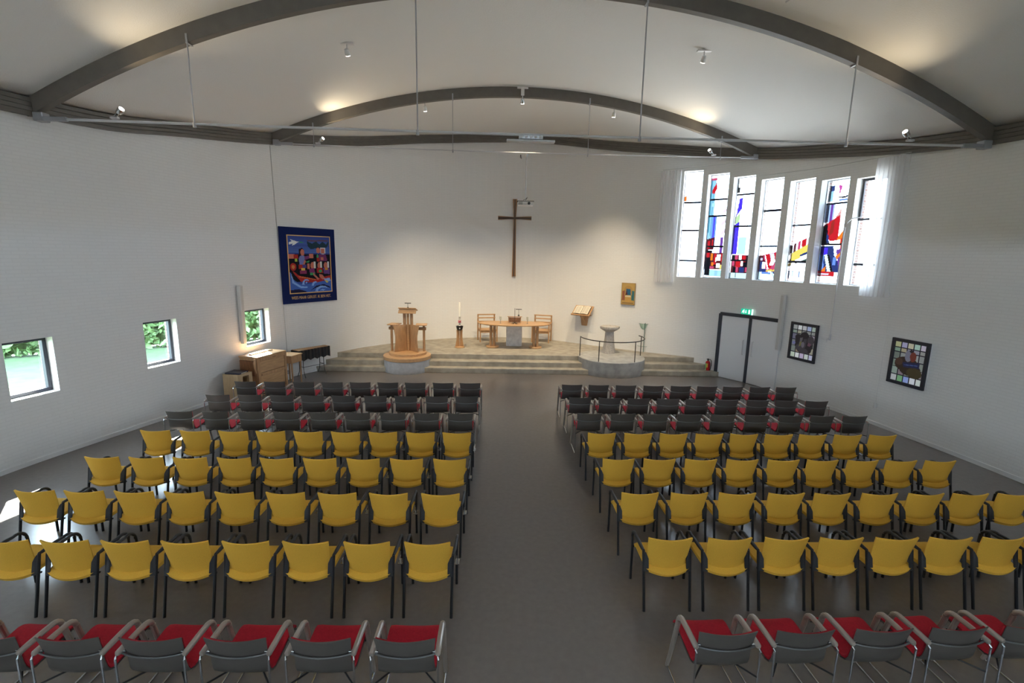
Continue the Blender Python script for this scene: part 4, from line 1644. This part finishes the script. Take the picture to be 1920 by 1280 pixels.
curtain(s_at(4.80, 16.58), s_at(5.36, 16.28), 2.94, 6.49, 6.49, 'bunched sheer white curtain at the left end of the stained glass windows', 6)
curtain(s_at(8.30, 11.52), s_at(8.48, 10.82), 2.95, 6.02, 5.99, 'bunched sheer white curtain at the right end of the stained glass windows', 8)


def wire(name, label, cat, pts, r, m):
    o = Vector(pts[0])
    mb = MB()
    mb.tube([Vector(p) - o for p in pts], r, 8)
    return tag(mb.build(name, m, loc=o), label, cat)


wire('curtain_rail', 'thin curtain wire rising from the left curtain to the ring beam', 'curtain rail', [wp(s_at(4.85, 16.55), .15, 6.52), wp(s_at(5.9, 15.98), .14, 6.56), wp(s_at(6.85, 15.03), .11, 6.555)], .006, M['cable'])
wire('curtain_rail', 'thin curtain wire along the right stained glass windows to the right curtain', 'curtain rail', [wp(s_at(7.12, 14.66), .13, 6.09), wp(s_at(7.9, 12.8), .15, 6.04), wp(s_at(8.48, 10.8), .15, 6.02)], .006, M['cable'])
wire('wall_cable', 'thin grey cable running down the left wall beside the navy tapestry', 'cable', [wp(s_at(-6.72, 13.98), .012, 6.56), wp(s_at(-6.69, 14.06), .012, 3.0), wp(s_at(-6.67, 14.12), .012, .09)], .008, M['cable'])
t = thing('pull_cord', 'pale cord with a small box hanging below the right curtain', 'cord', wp(s_at(8.47, 10.82), .05, 0))
mb = MB()
mb.tube([(0, 0, .52), (0, 0, 2.96)], .005, 6)
mb.build('cord', M['white'], t)
mb = MB()
mb.box((0, 0, .47), (.05, .05, .13), .006)
mb.build('cord_weight', M['white'], t)
sw = s_at(8.11, 12.16)
t = thing('window_opener', 'white crank rod running down from the vent of the last stained glass window', 'window opener', wp(sw, .07, 0), math.atan2(tang(sw).y, tang(sw).x))
mb = MB()
mb.tube([(0, 0, 1.86), (0, 0, 4.35), (.02, -.005, 4.55), (.07, 0, 4.68), (.14, .02, 4.75), (.32, .12, 4.78)], .013, 8)
mb.build('rod', M['steel'], t)
mb = MB()
mb.box((0, .0, 1.84), (.035, .05, .16), .004)
mb.tube([(0, -.02, 1.80), (0, -.09, 1.79), (0, -.09, 1.72)], .008, 6)
mb.build('crank_handle', M['steel'], t)


# ------------------------------------------------------------------ tie bars under the arches with their lamps
def tie_bar(A, sl, sr, z, hangers, label, r, sag, topfn):
    o = ap(A, (sl + sr) / 2, z)
    t = thing('tie_bar', label, 'tie bar', o)
    mb = MB()
    n = 24
    mb.tube([ap(A, sl + (sr - sl) * i / n, z - sag * math.sin(math.pi * i / n)) - o for i in range(n + 1)], r, 10)
    mb.build('rod', M['steel'], t)
    for s, sg in ((sl, 1), (sr, -1)):
        mb = MB()
        a = math.atan2(A[1].y, A[1].x)
        mb.box(ap(A, s + sg * .02, z) - o, (.42, .07, .07), .01, rz=a)
        mb.box(ap(A, s - sg * .22, z + .03, .04) - o, (.16, .16, .14), .01, rz=a)
        mb.build('end_bracket', M['steel_grey'], t)
    for s in hangers:
        zt = topfn(s)
        zz = z - sag * math.sin(math.pi * (s - sl) / (sr - sl))
        mb = MB()
        mb.tube([ap(A, s, zz - .05) - o, ap(A, s, zt + .01) - o], r * .55, 8)
        mb.tube([ap(A, s, zz - .06) - o, ap(A, s, zz + .02) - o], r * 1.35, 8)
        h = mb.build('hanger', M['steel_grey'], t)
        mb = MB()
        a = math.atan2(A[1].y, A[1].x)
        mb.box(ap(A, s, zt + .055, -.012) - o, (.035, .012, .15), .002, rz=a)
        mb.box(ap(A, s, zt - .008, .06) - o, (.035, .16, .012), .002, rz=a)
        mb.build('strap', M['steel_grey'], h)
    return t


def z_b(A, z0, apex):
    L = A[3]
    return lambda s: z0 + arc_shape(s / L, L / 2, apex - z0)


b1, b2 = z_b(A1, 5.86, 8.075), z_b(A2, 6.58, 8.03)
tie_bar(A1, .42, 16.5, 5.84, (2.72, 6.47, 10.35, 14.1), 'long grey steel tie bar spanning the large arched beam', .022, .03, b1)
tie_bar(A2, .40, 13.45, 6.62, (1.19, 4.98, 8.78, 12.62), 'thinner grey steel tie bar spanning the arched beam before the altar', .014, .05, b2)


def spot_light(parent, loc, target, watts, angle, blend, col, size=.06, name='lamp_light'):
    ld = D.lights.new(name, 'SPOT')
    ld.energy = watts
    ld.spot_size = R(angle)
    ld.spot_blend = blend
    ld.color = col
    ld.shadow_soft_size = size
    lo = D.objects.new(name, ld)
    C.objects.link(lo)
    lo.parent = parent
    lo.location = loc
    d = Vector(target) - (Vector(parent.location) + Vector(loc))
    lo.rotation_euler = d.to_track_quat('-Z', 'Y').to_euler()
    return lo


WARM = (1.0, .80, .52)


def uplight(A, s, z, target, label, watts):
    p = ap(A, s, z)
    t = thing('uplight', label, 'spotlight', p, 0, 'uplights on the tie bars')
    d = (Vector(target) - p).normalized()
    mb = MB()
    mb.box((0, 0, .045), (.13, .06, .035), .004)
    mb.build('clamp', M['steel'], t)
    mb = MB()
    for k in (-.03, .03):
        mb.tube([(0, k, .05), Vector((0, k, .05)) + d * .14], .005, 6)
    mb.build('arm', M['chrome'], t)
    e = Vector((0, 0, .05)) + d * .17
    mb = MB()
    mb.tube([e - d * .06, e - d * .05, e + d * .03, e + d * .045], [.03, .045, .052, .045], 16)
    mb.build('lamp_body', M['chrome'], t)
    mb = MB()
    mb.tube([e + d * .040, e + d * .05], .04, 16)
    mb.build('lens', M['lens'], t)
    spot_light(t, e + d * .07, target, watts, 120, .9, WARM)
    return t


uplight(A1, 1.42, 5.842, ap(A1, 4.2, 7.9, -.9), 'small chrome uplight near the left end of the long tie bar', UP_W * .55)
uplight(A1, 15.28, 5.86, ap(A1, 12.6, 7.9, -.9), 'small chrome uplight near the right end of the long tie bar', UP_W * .55)
uplight(A2, 1.30, 6.61, ap(A2, 3.2, 7.9, -.8), 'small chrome uplight near the left end of the thinner tie bar', UP_W * .6)
uplight(A2, 12.42, 6.62, ap(A2, 10.5, 7.9, -.8), 'small chrome uplight near the right end of the thinner tie bar', UP_W * .6)

# light box hung in the middle of the long tie bar
a1 = math.atan2(A1[1].y, A1[1].x)
t = thing('light_fitting', 'white box fitting clamped on the middle of the long tie bar', 'light fitting', ap(A1, 8.43, 5.722), a1)
mb = MB()
mb.box((0, 0, -.02), (.84, .14, .035), .005)
mb.build('tray', M['steel'], t)
mb = MB()
mb.box((0, -.005, .035), (.42, .13, .07), .008)
mb.build('housing', M['chrome'], t)
for k in range(5):
    mb = MB()
    mb.tube([(-.16 + .08 * k, -.06, .035), (-.16 + .08 * k, -.085, .035)], .022, 12)
    mb.build('diffuser', M['white'], t)


# stage spots
def spot_fixture(p, target, label, watts, plate=True, box=False, ang=62, group='warm stage spotlights'):
    t = thing('spotlight', label, 'spotlight', p, 0, group)
    d = (Vector(target) - Vector(p)).normalized()
    if plate:
        mb = MB()
        mb.box((0, 0, -.015), (.30, .09, .03), .005)
        mb.build('mounting_plate', M['white'], t)
    if box:
        mb = MB()
        mb.box((0, -.02, -.12), (.09, .07, .18), .006)
        mb.build('transformer', M['white'], t)
    z0 = -.21 if box else -.03
    mb = MB()
    mb.tube([(0, 0, z0), (0, 0, z0 - .10)], .011, 8)
    mb.build('stem', M['steel'], t)
    e = Vector((0, 0, z0 - .13))
    mb = MB()
    mb.tube([e - d * .05, e - d * .04, e + d * .06, e + d * .075], [.03, .045, .055, .05], 16)
    mb.build('lamp_body', M['white'] if not box else M['chrome'], t)
    mb = MB()
    mb.tube([e + d * .07, e + d * .08], .046, 16)
    mb.build('lens', M['lens'], t)
    if watts:
        spot_light(t, e + d * .11, target, watts, ang, 1.0, WARM)
    return t


def ceil_z(x, y):
    best = 9.0
    dg = bpy.context.evaluated_depsgraph_get()
    ok, loc, nrm, idx = ceil.ray_cast(Vector((x, y, 4.0)), Vector((0, 0, 1)))
    return loc.z if ok else 8.0


bpy.context.view_layer.update()
spot_fixture((-3.45, 10.7, ceil_z(-3.45, 10.7)), (-3.3, 16.2, 1.0), 'white ceiling spotlight on the left part of the vault', SPOT_W * .8, ang=46)
spot_fixture((3.87, 10.95, ceil_z(3.87, 10.95)), (3.6, 16.6, 1.0), 'white ceiling spotlight on the right part of the vault', SPOT_W * .8, ang=46)
spot_fixture(ap(A2, 6.89, 8.235, -.13), (.1, 17.5, .5), 'chrome spotlight with white box at the crown of the arched beam', SPOT_W, box=True, ang=68)
spot_fixture(ap(A2, 4.20, b2(4.20) + .05, .20), (-2.2, 17.2, .5), 'tiny spotlight under the arched beam, left of its crown', SPOT_W, plate=False, ang=68)
spot_fixture(ap(A2, 9.52, b2(9.52) + .05, .20), (2.4, 17.1, .5), 'tiny spotlight under the arched beam, right of its crown', SPOT_W, plate=False, ang=68)
# conduit on the vault near the arch
wire('ceiling_conduit', 'short thin conduit on the vault above the large arch', 'conduit', [(4.35, 8.75, ceil_z(4.35, 8.75) - .012), (4.40, 8.4, ceil_z(4.40, 8.4) - .012), (4.55, 7.6, ceil_z(4.55, 7.6) - .012)], .012, M['steel'])

# projector
pp = ap(A2, 7.04, 0)
t = thing('projector', 'white projector hanging on a thin pole from the thinner tie bar', 'projector', (pp.x, pp.y, 5.1))
mb = MB()
mb.box((0, 0, .085), (.44, .32, .11), .02)
mb.build('housing', M['white'], t)
mb = MB()
mb.box((0, 0, .148), (.48, .34, .016), .004)
mb.box((0, 0, .155), (.10, .10, .03), .004)
mb.build('mounting_plate', M['blackm'], t)
mb = MB()
mb.tube([(.10, -.15, .085), (.10, -.175, .085)], .04, 16)
mb.build('lens', M['blackm'], t)
mb = MB()
for k in range(4):
    mb.box((-.14, -.161, .06 + k * .018), (.12, .006, .008), .001)
mb.build('vent_grille', M['blackm'], t)
mb = MB()
mb.tube([(0, 0, .16), (0, 0, 1.40)], .013, 10)
mb.tube([(0, 0, 1.36), (0, 0, 1.44)], .03, 12)
mb.build('pole', M['steel_grey'], t)
mb = MB()
mb.tube([(0, -.01, .2), (.05, -.04, .26), (.03, -.06, .20), (-.05, -.05, .19), (-.06, 0, .17)], .008, 8)
mb.tube([(-.16, 0, 1.42), (-.17, -.01, 1.34), (-.14, -.01, 1.31), (-.16, 0, 1.42)], .008, 8)
mb.build('cable_loop', M['blackm'], t)

# ------------------------------------------------------------------ instruments and cabinets at the left wall
WU = Vector((-6.72 + 7.42, 14.0 - 11.3)).normalized()
WA = math.atan2(WU.y, WU.x)      # local +x along the wall towards the stage, local -y into the room
WN = Vector((WU.y, -WU.x))


def along(x, y):
    return (x, y, 0)


# organ cabinet; origin on the floor at its room side corner nearest the hall
t = thing('organ_cabinet', 'oak organ cabinet standing under the third small window', 'organ', (-6.50, 12.12, 0), WA)
LX, DY, HZ = 1.05, .60, 1.04
mb = MB()
mb.box((LX / 2, DY / 2, HZ - .02), (LX, DY, .04), .01)
mb.box((LX / 2 + .02, DY * .62, HZ + .012), (LX * .72, .09, .03), .004)
mb.build('top_board', M['woodh'], t)
mb = MB()
mb.box((LX / 2, DY / 2 + .02, HZ / 2 - .02), (LX - .04, DY - .08, HZ - .04), .006)
mb.build('body', M['wood'], t)
mb = MB()
for x in (.04, LX - .04):
    mb.box((x, .02, HZ / 2 - .02), (.08, .05, HZ - .04), .006)
for z in (.05, .56, HZ - .08):
    mb.box((LX / 2, .02, z), (LX - .16, .05, .09), .006)
mb.build('front_frame', M['wood'], t)
for z0, z1 in ((.10, .51), (.61, HZ - .13)):
    mb = MB()
    mb.box((LX / 2, .028, (z0 + z1) / 2), (LX - .16, .025, z1 - z0), .004)
    mb.build('front_panel', M['woodh'], t)
mb = MB()
mb.tube([(.10, -.008, .56), (.10, -.02, .56)], .012, 10)
mb.box((LX * .56, -.006, HZ - .08), (.12, .006, .018), .002)
mb.build('lock_plate', M['wood_dark'], t)
mb = MB()
mb.box((-.005, DY * .55, .74), (.03, DY * .75, .40), .008)
mb.build('key_cover', M['wood_dark'], t)
mb = MB()
mb.tube([(-.02, .06, .99), (-.04, .07, .90), (-.03, .07, .78), (-.015, .06, .62)], [.02, .035, .03, .015], 10)
mb.build('scroll_bracket', M['wood'], t)

# box stool with folder
t = thing('box_stool', 'pale box shaped music cabinet with an opening left of the organ cabinet', 'cabinet', (-6.72, 11.56, 0), WA)
LX, DY, HZ = .46, .46, .70
mb = MB()
mb.box((.02, DY / 2, HZ / 2), (.04, DY, HZ), .004)
mb.box((LX - .02, DY / 2, HZ / 2), (.04, DY, HZ), .004)
mb.box((LX / 2, DY / 2, HZ - .03), (LX - .08, DY, .06), .004)
mb.box((LX / 2, DY / 2, .03), (LX - .08, DY, .06), .004)
mb.box((LX / 2, DY - .02, HZ / 2), (LX - .08, .03, HZ - .12), .003)
mb.build('body', M['wood_pale'], t)
mb = MB()
mb.box((.10, .03, HZ / 2), (.12, .05, HZ - .12), .004)
mb.box((LX - .07, .03, HZ / 2), (.06, .05, HZ - .12), .004)
mb.build('front_frame', M['wood_pale'], t)
q = Vector((-6.72, 11.56)) + WU * .22 - WN * .24
t = thing('folder', 'dark blue ring folder lying on the pale music cabinet', 'folder', (q.x, q.y, .70), WA + .12)
mb = MB()
mb.box((0, 0, .018), (.34, .40, .036), .006)
mb.build('cover', M['navy'], t)
mb = MB()
mb.box((0, -.201, .018), (.20, .004, .016), .001)
mb.build('spine_label', M['tag_white'], t)

# wooden keyboard table
t = thing('side_table', 'small wooden table with a deep apron between organ cabinet and xylophone', 'table', (-6.14, 13.24, 0), WA)
mb = MB()
mb.box((.20, .22, .845), (.46, .48, .03), .006)
mb.build('tabletop', M['woodh'], t)
mb = MB()
mb.box((.20, .22, .73), (.42, .44, .20), .005)
mb.build('apron', M['wood'], t)
for x in (0.02, .38):
    for y in (.03, .41):
        mb = MB()
        mb.tube([(x, y, 0), (x, y, .64)], [.020, .026], 10)
        mb.build('leg', M['wood'], t)

# xylophone
xa = math.atan2(.85, .55)
t = thing('xylophone', 'xylophone with wooden bars and black skirt on a thin metal stand', 'xylophone', (-6.10, 14.47, 0), xa)
L = 1.10
for k in range(15):
    x = -L / 2 + .05 + k * (L - .1) / 14
    wdt = .36 - .012 * k
    mb = MB()
    mb.box((x, 0, .845), (.055, wdt, .02), .004)
    mb.build('tone_bar', M['wood'], t)
mb = MB()
nf = 60
ring = []
for i in range(nf + 1):
    u = i / nf
    x = -L / 2 + L * u
    ring.append((x, -.19 + .03 * u - .012 * math.sin(u * 60), u))
for (zt, zl) in ((.83, None),):
    base = len(mb.v)
    for (x, y, u) in ring:
        mb.v.append((x, y, .850))
        mb.v.append((x, y + .006 * math.sin(u * 95), .55 + .025 * math.sin(u * 30)))
        mb.v.append((x, -y, .840))
        mb.v.append((x, -y, .55 + .025 * math.sin(u * 30)))
    for i in range(nf):
        a = base + i * 4
        mb.face((a, a + 4, a + 5, a + 1))
        mb.face((a + 2, a + 3, a + 7, a + 6))
    a = base
    mb.face((a, a + 1, a + 3, a + 2))
    a = base + nf * 4
    mb.face((a, a + 2, a + 3, a + 1))
mb.build('skirt', M['black'], t)
mb = MB()
mb.box((0, 0, .82), (L, .28, .022), .003)
mb.build('bar_frame', M['blackm'], t)
for x in (-.36, .34):
    for sg in (-1, 1):
        mb = MB()
        mb.tube([(x, sg * .10, .815), (x, sg * .10, .30), (x, sg * .12, .16), (x - .01, sg * .20, .0)], .010, 8)
        mb.build('leg', M['black'], t)
mb = MB()
mb.tube([(-.36, -.10, .32), (.34, -.10, .32)], .008, 8)
mb.tube([(-.36, -.10, .32), (-.36, .10, .32)], .008, 8)
mb.tube([(.34, -.10, .32), (.34, .10, .32)], .008, 8)
mb.build('crossbar', M['black'], t)

# leaning white panel with black scribbled drawing
sp = s_at(-6.76, 13.84)
t = thing('drawing_board', 'white board with black curled drawing leaning behind the side table', 'board', wp(sp, .17, .0), math.atan2(tang(sp).y, tang(sp).x))
mb = MB()
mb.box((0, .02, .31), (.42, .02, .62), .003, rx=R(-12))
mb.build('panel', M['white'], t)
mb = MB()
for k in range(5):
    cx, cz, r0 = [(-.10, .45, .07), (.07, .42, .09), (-.05, .24, .08), (.10, .22, .06), (.0, .12, .05)][k]
    pts = []
    for i in range(30):
        a = i * .5
        r = r0 * (1 - i / 36)
        z = cz + r * math.sin(a)
        pts.append((cx + r * math.cos(a), .004 + .21 * (z - .31), z))
    mb.tube(pts, .006, 5)
mb.build('drawing', M['black'], t)


# ------------------------------------------------------------------ chairs
def make_yellow():
    t = thing('armchair', 'yellow armchair', 'chair')
    def back(u, v):
        q = u * 2 - 1
        w = .212 + .024 * max(0, v - .35) / .65
        crown = .0 if v < .999 else 0
        z = .405 + .425 * v - .006 * (1 - q * q) * v
        y = -.118 - .085 * v ** 1.3 - .052 * (1 - q * q)
        return (q * w, y, z)
    mb = MB()
    mb.sheet(back, 12, 8, .03)
    mb.build('backrest', M['yellow'], t, angle=60)
    def seat(u, v):
        q = u * 2 - 1
        y0, y1 = -.182 - .060 * (1 - q * q), .285
        y = y0 + (y1 - y0) * v
        z = .470 - .035 * (1 - q * q) * (1 - v) - .045 * max(0, v - .8) / .2 * max(0, v - .8) / .2 - .028 * max(0, .14 - v) / .14
        return (q * .236, y, z)
    mb = MB()
    mb.sheet(seat, 12, 14, .062)
    mb.build('seat', M['yellow'], t, angle=60)
    for sg in (-1, 1):
        mb = MB()
        mb.tube([(sg * .248, -.265, 0), (sg * .250, -.20, .30), (sg * .252, -.155, .52), (sg * .254, -.132, .635)], .0155, 10)
        mb.build('leg', M['black'], t)
        mb = MB()
        mb.tube([(sg * .252, .275, 0), (sg * .254, .272, .45)], .0155, 10)
        mb.build('leg', M['black'], t)
        arm = [(sg * .254, .272, .44), (sg * .258, .268, .54)]
        for k in range(1, 9):
            a = k / 8 * math.pi * .62
            arm.append((sg * (.260 + .006 * math.sin(a)), .268 - .105 * (1 - math.cos(a)), .54 + .115 * math.sin(a) ** .9))
        arm += [(sg * .266, .04, .652), (sg * .262, -.05, .642), (sg * .258, -.105, .636), (sg * .254, -.135, .634)]
        mb = MB()
        mb.tube(arm, [.0135, .0135] + [.017] * 8 + [.020, .020, .017, .014], 10)
        mb.build('armrest', M['blackm'], t)
        mb = MB()
        def plate(u, v, sg=sg):
            xi = .203 + .03 * max(0, v - .7) / .3
            return (sg * (.252 + (xi - .252) * u), -.186 + .050 * v - .012 * u, .425 + .195 * v)
        mb.sheet(plate, 3, 6, .014)
        mb.build('back_bracket', M['blackm'], t)
    mb = MB()
    mb.tube([(-.252, .27, .425), (.252, .27, .425)], .011, 8)
    mb.build('front_rail', M['black'], t)
    mb = MB()
    mb.tube([(-.252, -.14, .425), (.252, -.14, .425)], .011, 8)
    mb.build('rear_rail', M['black'], t)
    mb = MB()
    mb.box((.277, .10, .40), (.05, .10, .012), .002)
    mb.box((.268, .10, .425), (.006, .09, .05), .001)
    mb.build('link_plate', M['chrome'], t)
    return t


def make_grey():
    t = thing('stacking_armchair', 'grey armchair', 'chair')
    # one bent laminate shell: seat front -> seat -> bend -> back top
    prof = [(.285, .430), (.265, .462), (.22, .474), (.10, .462), (-.04, .442), (-.12, .436), (-.165, .452), (-.188, .50), (-.198, .56), (-.208, .66), (-.228, .75), (-.245, .815)]
    def at(v, off=0.0):
        k = v * (len(prof) - 1)
        i = min(int(k), len(prof) - 2)
        f = k - i
        return (prof[i][0] * (1 - f) + prof[i + 1][0] * f, prof[i][1] * (1 - f) + prof[i + 1][1] * f)
    def half(v):
        k = v * 11
        if k < 5:
            return .232
        if k < 8.5:
            return .232 - .012 * (k - 5) / 3.5
        return .220 + .018 * (k - 8.5) / 2.5
    def shell(u, v):
        q = u * 2 - 1
        y, z = at(v)
        c = max(0, min(1, (v - .5) / .25))
        return (q * half(v), y - .045 * (1 - q * q) * c, z - .012 * (1 - q * q) * (1 - c))
    mb = MB()
    mb.sheet(shell, 12, 44, .012)
    mb.build('shell', M['shell'], t, angle=60)
    def pad(u, v):
        q = u * 2 - 1
        vv = .02 + .95 * v
        y, z = at(vv)
        c = max(0, min(1, (vv - .5) / .25))
        y0, z0 = at(max(0, vv - .02))
        y1, z1 = at(min(1, vv + .02))
        tx, tz = y1 - y0, z1 - z0
        l = math.hypot(tx, tz)
        ny, nz = tz / l, -tx / l
        return (q * (half(vv) - .005), y - .045 * (1 - q * q) * c + ny * .018, z - .012 * (1 - q * q) * (1 - c) + nz * .018)
    mb = MB()
    mb.sheet(pad, 12, 44, .026)
    mb.build('upholstery', M['red'], t, angle=60)
    for sg in (-1, 1):
        x = sg * .255
        leg = [(x, .285, .0), (x, .235, .16), (x, .185, .34), (x, .135, .53), (x, .118, .60)]
        mb = MB()
        mb.tube(leg, [.018, .020, .022, .023, .023], 10, up=(1, 0, 0))
        mb.build('leg', M['silver'], t)
        arm = [(x, .120, .595)]
        for k in range(1, 8):
            a = k / 7 * math.pi * .55
            arm.append((x, .118 - .085 * (1 - math.cos(a)), .60 + .085 * math.sin(a)))
        arm += [(x, -.06, .686), (x, -.17, .684), (x, -.25, .682), (x, -.262, .681)]
        mb = MB()
        mb.tube(arm, [.023] * 10 + [.022, .014], 10)
        mb.build('armrest', M['silver'], t)
        rod = [(x, -.20, .662), (x + sg * .006, -.262, .664), (x + sg * .006, -.275, .650), (x + sg * .004, -.278, .3), (x, -.280, .03), (x, -.268, .012), (x, -.24, .009), (x, .285, .009)]
        mb = MB()
        mb.tube(rod, .0085, 8)
        mb.build('rear_frame', M['chrome'], t)
        mb = MB()
        mb.box((x * .92, -.225, .676), (.05, .02, .02), .003)
        mb.build('clip', M['chrome'], t)
    bars = []
    for i in range(17):
        q = i / 8 - 1
        bars.append((q * .252, -.232 - .042 * (1 - q * q), .672 - .012 * (1 - q * q)))
    mb = MB()
    mb.tube(bars, .0075, 8)
    mb.build('back_rod', M['satin'], t)
    mb = MB()
    mb.tube([(-.255, .20, .40), (.255, .20, .40)], .010, 8)
    mb.build('front_rail', M['black'], t)
    mb = MB()
    mb.tube([(-.255, -.277, .42), (-.12, -.12, .418), (.12, -.12, .418), (.255, -.277, .42)], .008, 8)
    mb.build('rear_rail', M['black'], t)
    return t


def copy_thing(o):
    c = o.copy()
    C.objects.link(c)
    for ch in list(o.children):
        d = ch.copy()
        C.objects.link(d)
        d.parent = c
    return c


ROWS = {
    'F1L': ([-6.03, -5.38, -4.73, -4.09, -3.46, -2.83, -2.21, -1.57, -0.95], 0.043, 10.9),
    'F2L': ([-6.02, -5.38, -4.73, -4.11, -3.48, -2.82, -2.19, -1.55, -0.93], 0.042, 9.83),
    'F3L': ([-6.09, -5.44, -4.79, -4.15, -3.49, -2.85, -2.2, -1.57, -0.94], 0.034, 8.72),
    'AL': ([-5.79, -5.16, -4.54, -3.94, -3.33, -2.72, -2.11, -1.49, -0.89], 0.031, 7.7),
    'BL': ([-5.78, -5.17, -4.56, -3.94, -3.34, -2.73, -2.11, -1.49, -0.87], 0.03, 6.64),
    'CL': ([-5.77, -5.18, -4.58, -3.98, -3.37, -2.75, -2.12, -1.49, -0.85], 0.022, 5.6),
    'DL': ([-5.08, -4.49, -3.89, -3.29, -2.68, -2.07, -1.45, -0.83], 0.023, 4.57),
    'EL': ([-3.99, -3.36, -2.73, -2.09, -1.44, -0.79], 0.02, 3.3),
    'F1R': ([1.41, 2.03, 2.67, 3.31, 3.95, 4.57, 5.18, 5.82, 6.44], 0.023, 10.85),
    'F2R': ([1.46, 2.09, 2.7, 3.33, 3.94, 4.58, 5.23, 5.85, 6.49], 0.01, 9.85),
    'F3R': ([1.5, 2.14, 2.78, 3.42, 4.07, 4.73, 5.39, 6.0, 6.64], 0.026, 8.79),
    'AR': ([1.54, 2.16, 2.76, 3.37, 3.97, 4.57, 5.16, 5.77, 6.38], 0.03, 7.73),
    'BR': ([1.6, 2.21, 2.83, 3.45, 4.07, 4.66, 5.27, 5.86, 6.46], 0.029, 6.69),
    'CR': ([1.65, 2.28, 2.9, 3.53, 4.13, 4.75, 5.36, 5.95, 6.55], 0.032, 5.65),
    'DR': ([1.72, 2.36, 2.98, 3.58, 4.19, 4.79, 5.38, 5.98], 0.035, 4.65),
    'ER': ([1.78, 2.42, 3.08, 3.72, 4.36], 0.048, 3.33),
}
ORD = ['first', 'second', 'third', 'fourth', 'fifth', 'sixth', 'seventh', 'eighth', 'ninth']
ROWTXT = {
    'F1': 'dark grey red-seated armchair, {n} from the aisle, first row from the stage, {b} block',
    'F2': 'dark grey red-seated armchair, {n} from the aisle, second row from the stage, {b} block',
    'F3': 'dark grey red-seated armchair, {n} from the aisle, third row from the stage, {b} block',
    'A': 'yellow armchair, {n} from the aisle, yellow row closest to the stage, {b} block',
    'B': 'yellow armchair, {n} from the aisle, second yellow row from the stage, {b} block',
    'C': 'yellow armchair, {n} from the aisle, third yellow row from the stage, {b} block',
    'D': 'yellow armchair, {n} from the aisle, yellow row farthest from the stage, {b} block',
    'E': 'grey-backed red-seated armchair, {n} from the aisle, row nearest the camera, {b} block',
}
proto = {'y': None, 'g': None}
for key, (xs, slope, y0) in ROWS.items():
    rk, side = key[:-1], key[-1]
    kind = 'y' if rk in 'ABCD' else 'g'
    blk = 'left' if side == 'L' else 'right'
    order = list(range(len(xs)))
    for rank, i in enumerate(reversed(order) if side == 'L' else order):
        if proto[kind] is None:
            o = proto[kind] = make_yellow() if kind == 'y' else make_grey()
        else:
            o = copy_thing(proto[kind])
        x = xs[i]
        ang = math.atan(slope)
        off = .195 if kind == 'y' else .25
        o.location = (x - math.sin(ang) * off, y0 + slope * x + off * math.cos(ang), 0)
        o.rotation_euler = (0, 0, ang + random.uniform(-.012, .012))
        o['label'] = ROWTXT[rk].format(n=ORD[rank], b=blk)
        o['group'] = {'y': 'yellow armchairs', 'g': 'grey and red armchairs'}[kind] + ' in the %s block' % blk
